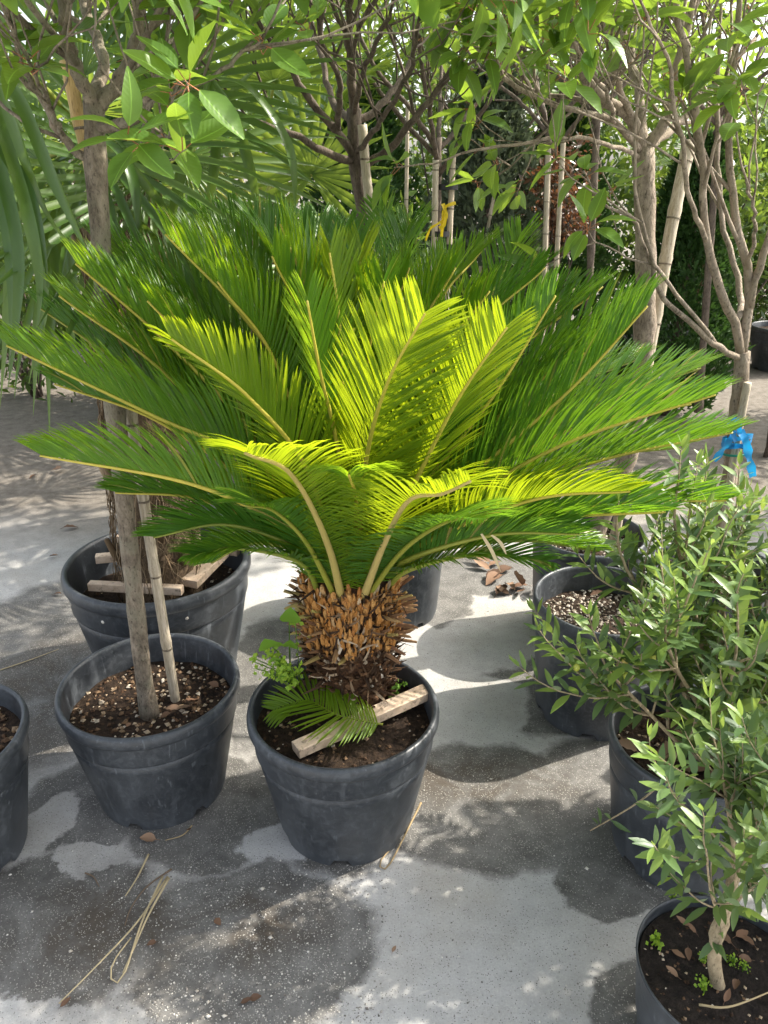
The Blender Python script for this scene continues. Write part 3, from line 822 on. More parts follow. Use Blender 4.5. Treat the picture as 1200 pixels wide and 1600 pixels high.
def frond(parent, pts, llen, mat, rmat, seed, n=98, base=.12, vee=58, curl=.42, wid=.0024, r0=.0085, name='frond', axis=None, phi0=62, phi1=28, nref=None, roll=0.0, grow=1.14, pf0=.38):
    r = random.Random(seed); llen = llen * grow
    NS = 44
    q = spline(pts, NS); T = tangents(q)
    ax = axis if axis is not None else V((AX, SY))
    Ns = []
    for i in range(NS + 1):
        if nref is not None: ref = nref
        else:
            inw = V((ax.x - q[i].x, ax.y - q[i].y, 0))
            ref = inw * 1.0 + V((0, 0, .55))
        nn = (ref - T[i] * ref.dot(T[i])).normalized()
        if roll: nn = Quaternion(T[i], radians(roll)) @ nn
        Ns.append(nn)
    for k in range(2):                                      # smooth the frame
        Ns = [(Ns[max(0, i - 1)] + Ns[i] + Ns[min(NS, i + 1)]).normalized() for i in range(NS + 1)]
    mb = MB()
    tube(mb, q, [r0 * (1 - .78 * (i / NS) ** .8) for i in range(NS + 1)], 7, r.random())
    fo = mb.obj(name, rmat, parent)
    lb = MB()
    tw = r.uniform(-.12, .12)
    for sgn in (-1, 1):
        for j in range(n):
            u = base + (1 - base) * ((j + r.uniform(-.25, .25) + .5) / n)
            u = min(.998, max(base, u)); i = min(NS - 1, int(u * NS)); f = u * NS - i
            p = q[i].lerp(q[i + 1], f); t = T[i].lerp(T[i + 1], f).normalized(); nn = Ns[i].lerp(Ns[i + 1], f).normalized()
            s = t.cross(nn).normalized() * sgn
            w = (u - base) / (1 - base)
            if w < .3: pf = pf0 + (1 - pf0) * (w / .3) ** .7
            elif w < .7: pf = 1 - .12 * (w - .3) / .4
            else: pf = .88 - .56 * ((w - .7) / .3) ** 1.5
            L = llen * pf * r.uniform(.95, 1.05)
            phi = radians(phi0 + (phi1 - phi0) * w + r.uniform(-4, 4)); v = radians(vee * (1 - .2 * w) + r.uniform(-5, 5) + tw * 20 * sgn)
            d = (t * cos(phi) + (s * cos(v) + nn * sin(v)) * sin(phi)).normalized()
            lp = []; wd = []; fd = []; ws = []
            c = p + nn * .002; dd = d.copy(); NSG = 5
            cu = curl * r.uniform(.7, 1.3)
            for k in range(NSG + 1):
                lp.append(c.copy())
                wv = (t - dd * t.dot(dd))
                wv = wv.normalized() if wv.length > 1e-3 else s
                wd.append(wv); fd.append(dd.cross(wv).normalized() * sgn)
                e = k / NSG
                ws.append(wid * (.7 + .3 * min(1, e * 4)) * (1 if e < .6 else max(.06, 1 - ((e - .6) / .4) ** 1.6)))
                c = c + dd * (L / NSG)
                dd = (dd + (s * .35 - nn * .9) * (cu * .33 * (e + .1)) + t * .03 + V((0, 0, -.02 * e))).normalized()
            strip(lb, lp, ws, wd, r.random(), 0, fd, .45)
    lo = lb.obj('leaflets', mat, fo, kind='stuff')
    lo.location = (0, 0, 0)
    # parts share the thing's origin: their meshes were shifted by it
    return fo

CB = SB + V((0, 0, .01))
def fr(tip, mids, llen, tone, seed, out_=.055, bz=0.0, **kw):
    """tip and mids: (px, py, y). The foot sits on the trunk's crown on the side of the tip"""
    tp = P(*tip); h = V((tp.x - CB.x, tp.y - CB.y, 0))
    b = CB + h.normalized() * out_ + V((0, 0, bz))
    pts = [b] + [P(*m) for m in mids] + [tp]
    mat = {'y': 'cycad_young', 'm': 'cycad_mid', 'g': 'cycad_deep', 'o': 'cycad_old'}[tone]
    rm = {'y': 'rachis', 'm': 'rachis', 'g': 'rachis', 'o': 'rachis_green'}[tone]
    if kw.pop('pale', False): rm = 'petiole_pale'
    frond(sago, pts, llen, mat, rm, seed, **kw)

# front fronds, leaning over the pot towards the viewer
fr((383, 708, 1.02), [(512, 850, 1.37), (458, 745, 1.16)], .150, 'y', 1, out_=.085, bz=-.03, pale=True, r0=.0105, base=.06, curl=.75, vee=24, phi0=82, phi1=38, grow=1.2, n=104, pf0=.75)
fr((735, 752, 1.06), [(600, 850, 1.36), (638, 783, 1.20), (690, 772, 1.12)], .150, 'y', 2, out_=.085, bz=-.03, pale=True, r0=.0105, base=.06, curl=.75, vee=24, phi0=82, phi1=38, grow=1.2, n=104, pf0=.75)
fr((545, 742, 1.10), [(556, 850, 1.50), (556, 780, 1.32)], .14, 'm', 3, out_=.03, base=.1, curl=1.2, vee=40)
fr((985, 768, 1.28), [(660, 850, 1.45), (830, 782, 1.32)], .135, 'y', 4, out_=.08, curl=.8)
# upright centre fronds seen from below, sun coming through
fr((664, 490, 1.20), [(570, 735, 1.36), (603, 605, 1.27)], .165, 'y', 5, curl=.3, vee=34, phi0=55, phi1=44, wid=.0031, n=108, roll=-28)
fr((792, 512, 1.24), [(640, 770, 1.40), (712, 630, 1.31)], .155, 'y', 6, curl=.3, vee=36, phi0=55, phi1=42, wid=.0031, n=108, roll=-22)
fr((268, 530, 1.22), [(485, 745, 1.38), (390, 622, 1.29)], .135, 'y', 7, curl=.5, vee=42, wid=.0031, n=108, roll=20)
fr((566, 388, 1.58), [(553, 640, 1.50), (553, 480, 1.53)], .165, 'y', 8, curl=.25, vee=35)
fr((438, 350, 1.58), [(512, 610, 1.53), (488, 480, 1.55)], .170, 'm', 9, curl=.3)
fr((515, 395, 1.44), [(535, 640, 1.47), (530, 500, 1.45)], .150, 'y', 10, curl=.3)
fr((868, 462, 1.42), [(655, 770, 1.49), (770, 620, 1.46)], .165, 'g', 11, curl=.3)
# left side
fr((258, 366, 1.52), [(455, 620, 1.53), (380, 495, 1.53)], .175, 'm', 12, curl=.45, vee=70)
fr((118, 412, 1.50), [(400, 690, 1.51), (265, 540, 1.50)], .165, 'm', 13, curl=.45, vee=70)
fr((10, 540, 1.38), [(420, 740, 1.46), (240, 650, 1.42)], .155, 'm', 14, curl=.4, vee=70)
fr((62, 712, 1.26), [(440, 822, 1.44), (300, 757, 1.36)], .150, 'm', 15, curl=.4, vee=70)
fr((205, 505, 1.62), [(400, 740, 1.58), (280, 610, 1.60)], .150, 'o', 16, curl=.3, vee=70)
fr((300, 335, 1.85), [(490, 600, 1.68), (400, 440, 1.78)], .185, 'o', 17, curl=.3)
fr((360, 335, 2.00), [(510, 560, 1.75), (450, 430, 1.88)], .185, 'o', 18, curl=.3)
fr((150, 380, 1.72), [(420, 640, 1.62), (290, 490, 1.68)], .165, 'o', 19, curl=.3, vee=70)
fr((60, 480, 1.60), [(380, 720, 1.57), (220, 590, 1.60)], .150, 'o', 20, curl=.3, vee=70)
fr((240, 840, 1.42), [(450, 850, 1.47), (350, 820, 1.45)], .130, 'o', 21, curl=.4)
fr((215, 400, 1.95), [(450, 640, 1.70), (330, 500, 1.85)], .160, 'o', 22, curl=.3)
# back
fr((592, 325, 2.10), [(585, 560, 1.75), (598, 430, 1.95)], .175, 'g', 23, curl=.2, vee=28, roll=-25, n=104)
fr((500, 345, 2.05), [(545, 560, 1.75), (520, 430, 1.92)], .175, 'g', 24, curl=.2, vee=30, roll=15, n=104)
fr((815, 365, 2.00), [(660, 640, 1.70), (765, 465, 1.88)], .185, 'g', 25, curl=.2, vee=28, n=104)
fr((700, 400, 2.10), [(610, 620, 1.75), (665, 480, 1.95)], .16, 'o', 26, curl=.2)
# right side
fr((898, 450, 1.80), [(660, 720, 1.63), (800, 535, 1.73)], .165, 'o', 27, curl=.2)
fr((1010, 468, 1.66), [(690, 730, 1.58), (868, 572, 1.63)], .185, 'g', 28, curl=.2)
fr((1012, 478, 1.50), [(700, 775, 1.52), (885, 615, 1.51)], .165, 'g', 29, curl=.2)
fr((1095, 575, 1.72), [(720, 760, 1.60), (920, 640, 1.67)], .170, 'o', 30, curl=.25)
fr((1118, 617, 1.46), [(700, 800, 1.50), (880, 695, 1.47)], .160, 'g', 31, curl=.25)
fr((1145, 676, 1.56), [(720, 800, 1.54), (930, 722, 1.55)], .160, 'g', 32, curl=.25)
fr((1135, 782, 1.42), [(720, 835, 1.48), (930, 790, 1.45)], .150, 'g', 33, curl=.3)
fr((1060, 700, 1.80), [(720, 790, 1.64), (900, 720, 1.74)], .160, 'o', 34, curl=.25)
fr((905, 835, 1.30), [(660, 865, 1.44), (780, 835, 1.38)], .130, 'o', 35, curl=.4)
fr((1000, 560, 1.90), [(690, 740, 1.66), (860, 620, 1.80)], .165, 'o', 36, curl=.25)
fr((385, 790, 1.20), [(480, 850, 1.40), (430, 800, 1.30)], .135, 'o', 37, out_=.09, bz=-.02, curl=.7, vee=15, phi0=80)
fr((760, 812, 1.14), [(630, 860, 1.40), (700, 815, 1.26)], .135, 'o', 38, out_=.09, bz=-.02, curl=.7, vee=15, phi0=80)
fr((935, 862, 1.62), [(680, 860, 1.56), (820, 845, 1.60)], .135, 'o', 39, curl=.3)
fr((330, 880, 1.60), [(460, 860, 1.56), (390, 850, 1.58)], .130, 'o', 40, curl=.3)
# the lowest ring, nearly level
fr((300, 868, 1.36), [(470, 880, 1.49), (380, 858, 1.43)], .125, 'o', 43, out_=.09, bz=-.03, curl=.6, vee=20, phi0=78)
fr((850, 878, 1.42), [(640, 890, 1.52), (750, 866, 1.47)], .125, 'o', 44, out_=.09, bz=-.03, curl=.6, vee=20, phi0=78)
fr((1080, 632, 1.62), [(710, 775, 1.56), (900, 668, 1.60)], .160, 'g', 47, curl=.25)
fr((1040, 800, 1.30), [(690, 855, 1.46), (860, 812, 1.38)], .140, 'g', 48, curl=.4, vee=40)
fr((85, 600, 1.50), [(410, 775, 1.53), (250, 660, 1.52)], .150, 'g', 49, curl=.35, vee=66)
fr((180, 770, 1.50), [(440, 835, 1.53), (310, 780, 1.52)], .140, 'g', 50, curl=.35, vee=55)
# inner rings: steep fronds that fill the vase
for k, (tp, md, ll, tone) in enumerate((
        ((330, 368, 1.68), (425, 520, 1.64), .165, 'm'), ((395, 345, 1.74), (465, 500, 1.67), .170, 'g'), ((468, 352, 1.86), (515, 490, 1.74), .170, 'g'),
        ((540, 362, 1.90), (548, 500, 1.76), .165, 'g'), ((640, 348, 1.98), (605, 490, 1.80), .175, 'g'), ((755, 388, 1.86), (665, 520, 1.74), .170, 'm'),
        ((852, 418, 1.74), (715, 560, 1.66), .170, 'g'), ((942, 448, 1.74), (770, 590, 1.66), .170, 'g'), ((182, 432, 1.62), (330, 590, 1.60), .160, 'g'),
        ((92, 462, 1.50), (290, 615, 1.54), .155, 'm'), ((640, 418, 1.62), (598, 560, 1.60), .165, 'm'), ((712, 418, 1.60), (635, 570, 1.58), .160, 'm'),
        ((600, 440, 1.46), (572, 590, 1.52), .155, 'm'), ((425, 400, 1.46), (490, 560, 1.51), .160, 'm'), ((340, 440, 1.42), (440, 590, 1.49), .155, 'm'),
        ((765, 455, 1.50), (660, 610, 1.53), .160, 'm'), ((965, 520, 1.60), (790, 640, 1.58), .165, 'g'), ((230, 470, 1.46), (370, 620, 1.51), .155, 'm'))):
    fr(tp, [md], ll, tone, 500 + k, out_=.04, bz=.0, curl=.3, vee=46)
fr((780, 640, 2.05), [(620, 740, 1.72), (700, 660, 1.90)], .15, 'o', 41, curl=.3)
fr((480, 470, 1.30), [(530, 720, 1.42), (500, 580, 1.36)], .15, 'm', 42, curl=.3)
# a few withered leaflets hang below the right fronds
wf = MB()
for (a, b, c) in (((752, 834, 1.30), (768, 860, 1.29), (782, 893, 1.285)), ((768, 836, 1.30), (782, 848, 1.295), (791, 866, 1.29))):
    q = spline([P(*a), P(*b), P(*c)], 6); strip(wf, q, [.002, .003, .0034, .0034, .003, .002, .0005], [V((1, 0, .3)).normalized()] * 7, R.random())
wf.obj('withered_leaflets', 'straw', sago)

# cut frond lying in the pot on the batten
cf = thing('cut_frond', 'small fresh green frond lying across the batten in the sago pot', 'frond', G(515, 1110, .30))
def zpt(px, py, z): return G(px, py, z)
frond(cf, [zpt(598, 1132, .335), zpt(530, 1118, .365), zpt(480, 1095, .375), zpt(428, 1110, .355)], .088, 'cycad_young', 'rachis_green', 77, n=38, base=.04, vee=10, curl=.25, wid=.0030, grow=1.25,
      r0=.003, nref=V((0, -.35, 1)), phi0=72, phi1=35)
# batten across the pot
bt = MB()
a, b = zpt(462, 1172, .325), zpt(668, 1080, .340)
ax = (b - a) / 2; c = (a + b) / 2; side = ax.cross(V((0, 0, 1))).normalized()
box(bt, c, ax, side * .020, ax.cross(side).normalized() * -.0125, .5)
o = bt.obj('wooden_batten', 'wood', None, loc=tuple(c), smooth=False)
tag(o, 'pale sawn batten lying across the sago pot under the cut frond', 'batten')

# weeds in the sago pot
def weed(name, label, cat, base, leaves, mat, stem_mat='weed'):
    t = thing(name, label, cat, base); base = V(base)
    sm = MB()
    for (tip, size, seed) in leaves:
        rr = random.Random(seed); tip = V(tip)
        mid = (base + tip) / 2 + V((0, 0, .03))
        q = spline([base, mid, tip], 8); tube(sm, q, [.0022 - .0012 * i / 8 for i in range(9)], 5)
        d = (tip - mid).normalized() + V((0, 0, -.2))
        lm = leaf_shape(1, .62, rr, .35, .2, .05, 7, .03)
        m = basis(d, V((.1, -1.3, .5)), tip) @ Matrix.Diagonal((size,) * 3 + (1,))
        l = MB(); l.merge(lm, m, rr.random()); l.obj('leaf', [mat, mat], t)
    sm.obj('stem', stem_mat, t)
    return t
wb_ = zpt(455, 1075, SZ_SAGO)
weed('broad_leaf_weed', 'weed with two broad green leaves beside the sago trunk', 'weed', wb_,
     [(P(452, 1010, 1.46), .06, 1), (P(452, 972, 1.47), .075, 2), (P(425, 1010, 1.40), .085, 3), (P(432, 1030, 1.38), .05, 4)], 'weed')
def spurge(label, base, top, n, seed, mat='weed_bright', ls=.009, spread=.05):
    rr = random.Random(seed); t = thing('spurge_weed', label, 'weed', base); base = V(base); top = V(top)
    sm = MB(); lf = MB()
    for i in range(n):
        e = top + V((rr.gauss(0, spread * .5), rr.gauss(0, spread * .5), rr.gauss(0, spread * .45)))
        q = spline([base, (base + e) / 2 + V((0, 0, .015)), e], 6); tube(sm, q, [.0012] * 7, 4, .3)
        for k in range(14):
            p = q[rr.randint(3, 6)] + rdir(rr) * rr.uniform(0, .010)
            d = rdir(rr, .2); s = ls * rr.uniform(.7, 1.3); u = d.orthogonal().normalized()
            lf.add([p, p + d * s * .5 + u * s * .42, p + d * s, p + d * s * .5 - u * s * .42], [(0, 1, 2, 3)], rr.random())
    sm.obj('stem', 'weed', t); lf.obj('leaflets', mat, t, kind='stuff')
spurge('light green clump of spurge hanging at the rim beside the broad leaf weed', zpt(470, 1080, SZ_SAGO), P(430, 1037, 1.40), 22, 4, spread=.062, ls=.011)
spurge('low dull green clover creeping behind the batten in the sago pot', zpt(615, 1085, SZ_SAGO), zpt(612, 1082, SZ_SAGO + .03), 14, 5, 'weed', .008, .07)

# ------------------------------------------------------------------ fan palms
def fan_leaf(parent, hub, d, nrm, rad, petbase, seed, nseg=22, spread=230, mat='fan', parts=True, droop=.5, wid=.019, pet_r=.006):
    """petiole part with one strap shaped segment object per fold"""
    r = random.Random(seed)
    d = d.normalized(); x = d.cross(nrm).normalized(); n = x.cross(d)
    mb = MB(); mid = (hub + petbase) / 2 + V((0, 0, .05))
    q = spline([petbase, mid, hub], 10); tube(mb, q, [pet_r * 1.5 - pet_r * .5 * i / 10 for i in range(11)], 6, r.random())
    fo = mb.obj('fan_leaf', 'rachis_green', parent)
    joined = MB()
    for k in range(nseg):
        a = radians(-spread / 2 + spread * (k + .5) / nseg + r.uniform(-2, 2))
        sd = d * cos(a) + x * sin(a)
        L = rad * (1 - .25 * abs(a) / pi) * r.uniform(.9, 1.08)
        NSG = 9; c = hub.copy(); dd = (sd + n * .12).normalized(); pts = []; ws = []; wd = []; fd = []
        dr = droop * r.uniform(.5, 1.5)
        for i in range(NSG + 1):
            e = i / NSG
            pts.append(c.copy())
            wv = dd.cross(n); wv = wv.normalized() if wv.length > .05 else x
            wd.append(wv); fd.append(wv.cross(dd).normalized())
            ws.append(wid * .5 * min(1, .12 + e * 2.2) * (1 if e < .55 else max(.03, 1 - ((e - .55) / .45) ** 1.3)))
            c = c + dd * (L / NSG)
            dd = (dd + V((0, 0, -1)) * dr * .42 * max(0, e - .3)).normalized()
        if parts:
            s = MB(); strip(s, pts, ws, wd, 0, 0, fd, .55); s.obj('leaf_segment', mat, fo)
        else:
            strip(joined, pts, ws, wd, r.random(), 0, fd, .55)
    if not parts: joined.obj('leaf_segments', mat, fo, kind='stuff')
    return fo

def fibre_trunk(parent, base, top, r0, r1, seed, nf=500):
    r = random.Random(seed); mb = MB(); n = 24
    q = spline([base, (base + top) / 2, top], n)
    tube(mb, q, [(r0 + (r1 - r0) * i / n) * (1 + .10 * sin(i * 2.1)) for i in range(n + 1)], 20, .3, bumps=.2)
    mb.obj('trunk', 'fibre_core', parent)
    fb = MB()
    for k in range(nf):
        i = r.randint(0, n - 3); a = r.uniform(0, 2 * pi); rad = (r0 + (r1 - r0) * i / n) * 1.04
        pts = []; s = r.choice((-1, 1)) * r.uniform(.2, 1.1); ln = r.uniform(.4, 1.0)
        for j in range(6):
            e = j / 5; aa = a + s * e
            c = q[min(n, i + int(e * 2))]
            pts.append(c + V((cos(aa), sin(aa), 0)) * (rad + .012 * sin(pi * e) + r.uniform(0, .008)) + V((0, 0, .16 * ln * e)))
        tube(fb, pts, [.0012] * 6, 3, r.random(), cap=False)
    fb.obj('fibres', 'fibre', parent, kind='stuff')
    st = MB()
    for k in range(26):                                    # old leaf stubs
        i = r.randint(3, n - 2); a = k * 2.4; d = V((cos(a), sin(a), 0)); rad = (r0 + (r1 - r0) * i / n)
        p = q[i] + d * rad * .9
        tube(st, [p, p + d * .03 + V((0, 0, .05)), p + d * .045 + V((0, 0, .10))], [.014, .011, .008], 6, r.random())
    st.obj('leaf_stubs', 'fibre', parent, kind='stuff')

palm = thing('fan_palm', 'fan palm with long strap leaves and hairy brown trunk in the largest pot', 'palm', (C_PALM[0], C_PALM[1], SZ_PALM), 'fan palms')
ptop = P(185, 300, 2.16)
fibre_trunk(palm, V((C_PALM[0], C_PALM[1], SZ_PALM - .02)), ptop, .115, .085, 1, 700)
def fl(hubpx, aim, rad, seed, **kw):
    """hub and aim as (px, py, y)"""
    hub = P(*hubpx); d = P(*aim) - hub
    nrm = kw.pop('nrm', V((.2, -.5, 1)))
    fan_leaf(palm, hub, d, nrm, rad, ptop + (hub - ptop).normalized() * .05, seed, **kw)
fl((238, 275, 1.98), (30, 340, 1.75), .62, 1, spread=150, nseg=20, droop=.35, nrm=V((.1, -1, .5)), wid=.020)
fl((150, 230, 2.00), (250, 330, 1.85), .52, 3, spread=160, nseg=18, droop=.9, nrm=V((.1, -.9, .7)), wid=.020)
fl((130, 120, 2.25), (60, -60, 2.35), .62, 4, spread=190, nseg=24, droop=.3, nrm=V((0, -1, .2)), wid=.020)
fl((245, 130, 2.25), (330, 0, 2.35), .58, 5, spread=190, nseg=24, droop=.3, nrm=V((0, -1, .3)), wid=.020)
fl((100, 330, 2.20), (-60, 420, 2.1), .55, 6, spread=150, nseg=18, droop=.8, nrm=V((0, -1, .6)), wid=.020)
fl((285, 250, 2.35), (400, 300, 2.45), .50, 7, spread=180, nseg=20, droop=.7, nrm=V((0, -1, .6)), wid=.020)
fl((60, 250, 2.45), (-120, 200, 2.6), .60, 8, spread=180, nseg=20, droop=.6, nrm=V((0, -1, .5)), wid=.020)
# long arching straps of two more leaves of the same palm
def straps(hub, lst, seed, w=.0125):
    r = random.Random(seed); hb = P(*hub); mb = MB()
    tube(mb, spline([ptop, (ptop + hb) / 2 + V((0, 0, .06)), hb], 10), [.009 - .003 * i / 10 for i in range(11)], 6)
    fo = mb.obj('fan_leaf', 'rachis_green', palm)
    for pts in lst:
        q = spline([hb] + [P(*p) for p in pts], 16); T = tangents(q); nv = V((r.uniform(-.7, .7), -1, r.uniform(-.2, .6))).normalized()
        wd = [T[i].cross((nv + V((.5 * sin(i * .3), 0, 0))).normalized()).normalized() for i in range(17)]
        ws = [w * r.uniform(.97, 1.03) * min(1, .3 + i * .14) * (1 if i < 10 else max(.05, 1 - ((i - 10) / 6) ** 1.4)) for i in range(17)]
        m = MB(); strip(m, q, ws, wd, 0, 0, [nv] * 17, .5); m.obj('leaf_segment', 'fan', fo)
straps((-30, 70, 1.72), [[(30, 150, 1.68), (90, 290, 1.62), (152, 425, 1.56)], [(10, 160, 1.7), (75, 330, 1.62), (128, 400, 1.58)], [(-10, 200, 1.7), (45, 300, 1.63), (70, 400, 1.6), (74, 450, 1.6)],
                         [(-20, 220, 1.7), (10, 330, 1.65), (20, 450, 1.62), (14, 600, 1.62)], [(-10, 210, 1.7), (30, 380, 1.62), (25, 520, 1.6), (12, 610, 1.6)], [(0, 190, 1.7), (40, 320, 1.6), (62, 440, 1.58), (56, 530, 1.57)]], 1)
straps((90, 250, 1.92), [[(160, 222, 1.85), (205, 275, 1.8), (220, 400, 1.78)], [(170, 235, 1.88), (240, 300, 1.84), (300, 385, 1.84)], [(60, 300, 1.85), (90, 420, 1.8), (122, 560, 1.78)],
                         [(50, 330, 1.85), (70, 470, 1.8), (45, 600, 1.8)], [(130, 320, 1.88), (200, 335, 1.85), (270, 395, 1.84)], [(40, 290, 1.86), (20, 420, 1.82), (10, 540, 1.8), (0, 640, 1.8)],
                         [(80, 350, 1.86), (62, 500, 1.8), (52, 650, 1.78)], [(100, 370, 1.88), (80, 520, 1.82), (78, 700, 1.8)]], 2)
straps((330, 120, 2.05), [[(370, 190, 2.0), (400, 300, 1.98), (405, 380, 1.98)], [(300, 200, 2.0), (270, 330, 1.98), (262, 390, 1.98)], [(340, 230, 2.0), (330, 330, 1.98), (345, 400, 1.98)], [(390, 140, 2.0), (450, 230, 1.98), (462, 330, 1.98)]], 3)
# battens wedged in the big pot
for i, (p0, p1, w) in enumerate((((150, 873, .41), (225, 866, .41), .014), ((140, 915, .385), (285, 922, .385), .013), ((295, 912, .38), (345, 862, .40), .030), ((345, 858, .40), (372, 862, .40), .012),
                             ((182, 838, .41), (215, 866, .40), .009))):
    a, b = zpt(*p0), zpt(*p1); ax = (b - a) / 2; side = ax.cross(V((0, 0, 1))).normalized()
    m = MB(); box(m, (a + b) / 2, ax, side * w, V((0, 0, .013)), .5)
    o = m.obj('wooden_batten', 'wood', None, loc=tuple((a + b) / 2), smooth=False)
    tag(o, ['short batten under the thin split offcut in the largest pot', 'long batten along the front inside of the largest pot', 'wide board wedged beside the hairy palm trunk',
            'stubby board end between the rim and the wide wedged board', 'thin split offcut leaning above the short batten'][i], 'batten')

# ------------------------------------------------------------------ the potted trees
LP = dict(n=(5, 7), lmin=.075, lmax=.115, droop=.35)
tb = V((C_TREE[0] - .0, C_TREE[1] - .03, SZ_TREE - .02))
make_tree('photinia_tree', 'slim knotty trunked evergreen in the dusty pot with a grey cane', 'tree', tb,
          [tb, P(222, 1040, 1.62), P(207, 900, 1.625), P(190, 740, 1.635), P(172, 560, 1.65), P(160, 400, 1.66), P(150, 270, 1.67), P(147, 160, 1.68)], .0205, .020,
          [([P(147, 165, 1.68), P(120, 110, 1.64), P(100, 40, 1.60), P(90, -60, 1.58)], .015, .007),
           ([P(147, 170, 1.68), P(185, 130, 1.70), P(215, 60, 1.72), P(222, -50, 1.75)], .016, .008),
           ([P(148, 200, 1.68), P(205, 190, 1.62), P(245, 130, 1.56), P(300, 10, 1.55), P(320, -60, 1.55)], .012, .006),
           ([P(150, 260, 1.67), P(100, 215, 1.66), P(60, 150, 1.62), P(30, 90, 1.58)], .010, .005),
           ([P(147, 165, 1.68), P(160, 90, 1.8), P(130, 0, 1.9), P(110, -80, 2.0)], .014, .007),
           ([P(205, 190, 1.62), P(260, 150, 1.55), P(330, 120, 1.52), P(410, 60, 1.5)], .007, .003),
           ([P(148, 190, 1.68), P(210, 210, 1.60), P(262, 215, 1.46)], .006, .003),
           ([P(100, 215, 1.66), P(70, 150, 1.52), P(42, 88, 1.42)], .005, .003)],
          21, LP, 'bark_grey', limit=295, twig_n=(4, 7), ymax=290, extra=((262, 213, 1.46), (42, 88, 1.42), (410, 60, 1.50), (30, 90, 1.58), (320, -30, 1.55), (300, 10, 1.55), (100, 40, 1.60)), group='young evergreen trees in pots')
make_cane('long cane, weathered grey below and tan above, staking the knotty trunked evergreen',
          [V((-.555, 1.665, SZ_TREE - .03)), P(232, 830, 1.675), P(205, 650, 1.69), P(162, 380, 1.71), P(143, 270, 1.715), P(122, 180, 1.72), P(104, 95, 1.725)], .0125, .0135, 'cane', nodes=.2, upper='cane_tan')

gbp = V((.015, 2.55, SZ_G - .02))
make_tree('photinia_tree', 'dark bare branched evergreen tied to its cane behind the sago palm', 'tree', gbp,
          [gbp, P(592, 650, 2.55), P(583, 450, 2.55), P(570, 340, 2.55), P(556, 255, 2.55), P(553, 170, 2.56)], .026, .022,
          [([P(556, 255, 2.55), P(500, 235, 2.45), P(450, 205, 2.40), P(395, 190, 2.35), P(330, 150, 2.3)], .013, .005),
           ([P(556, 250, 2.55), P(528, 205, 2.52), P(480, 150, 2.48), P(430, 60, 2.42), P(410, -40, 2.4)], .014, .006),
           ([P(558, 262, 2.55), P(600, 240, 2.50), P(640, 195, 2.45), P(700, 120, 2.42), P(760, 20, 2.4)], .013, .006),
           ([P(553, 175, 2.56), P(548, 110, 2.5), P(545, 30, 2.45), P(550, -60, 2.4)], .015, .008),
           ([P(553, 190, 2.56), P(520, 160, 2.7), P(500, 80, 2.8), P(470, -20, 2.9)], .013, .006),
           ([P(553, 190, 2.56), P(590, 170, 2.6), P(640, 100, 2.7), P(660, 0, 2.8)], .012, .006),
           ([P(556, 240, 2.55), P(595, 190, 2.3), P(640, 110, 2.1), P(655, 30, 1.95)], .009, .004),
           ([P(553, 180, 2.56), P(565, 120, 2.4), P(590, 60, 2.2), P(610, 20, 1.95)], .009, .004),
           ([P(528, 205, 2.52), P(530, 130, 2.4), P(500, 60, 2.3), P(510, -20, 2.2)], .010, .005)],
          22, LP, 'bark_dark', limit=260, twig_n=(3, 5), ymax=300, group='young evergreen trees in pots')
make_cane('grey cane tied to the dark bare branched evergreen', [V((.05, 2.52, SZ_G - .03)), P(588, 420, 2.505), P(572, 270, 2.505), P(566, 195, 2.505)], .014, .0145, 'cane')

ebp = V((C_E[0] + .0, C_E[1] - .01, SZ_E - .02))
make_tree('photinia_tree', 'stout pale trunked evergreen with big leaves behind the pumice pot', 'tree', ebp,
          [ebp, P(990, 680, 2.42), P(1008, 500, 2.42), P(1008, 350, 2.42), P(1005, 230, 2.42)], .031, .030,
          [([P(1004, 240, 2.42), P(985, 185, 2.38), P(930, 145, 2.34), P(900, 80, 2.3), P(870, 20, 2.26), P(850, -60, 2.2)], .019, .008),
           ([P(1004, 240, 2.42), P(960, 190, 2.30), P(870, 166, 2.22), P(800, 130, 2.15), P(740, 70, 2.05), P(690, 0, 1.95)], .010, .004),
           ([P(1005, 235, 2.42), P(1040, 190, 2.40), P(1060, 100, 2.38), P(1090, -30, 2.35)], .017, .008),
           ([P(1005, 235, 2.42), P(1000, 150, 2.5), P(975, 60, 2.6), P(960, -60, 2.7)], .016, .008),
           ([P(1004, 250, 2.42), P(950, 225, 2.25), P(880, 215, 2.12), P(800, 225, 2.05), P(720, 240, 1.98)], .007, .003),
           ([P(1005, 235, 2.42), P(1050, 200, 2.55), P(1110, 140, 2.7), P(1180, 60, 2.8)], .014, .006),
           ([P(985, 185, 2.38), P(960, 110, 2.25), P(940, 30, 2.1), P(900, -40, 2.0)], .010, .005),
           ([P(960, 190, 2.30), P(950, 150, 2.0), P(910, 90, 1.85), P(880, 30, 1.75)], .007, .003)],
          23, LP, 'bark_pale', limit=290, twig_n=(3, 5), ymax=330, group='young evergreen trees in pots')
make_cane('thick leaning cane beside the stout pale trunked tree', [V((C_E[0] + .10, C_E[1] + .03, SZ_E - .03)), P(1020, 520, 2.47), P(1050, 350, 2.5), P(1078, 220, 2.54)], .017, .019, 'cane')

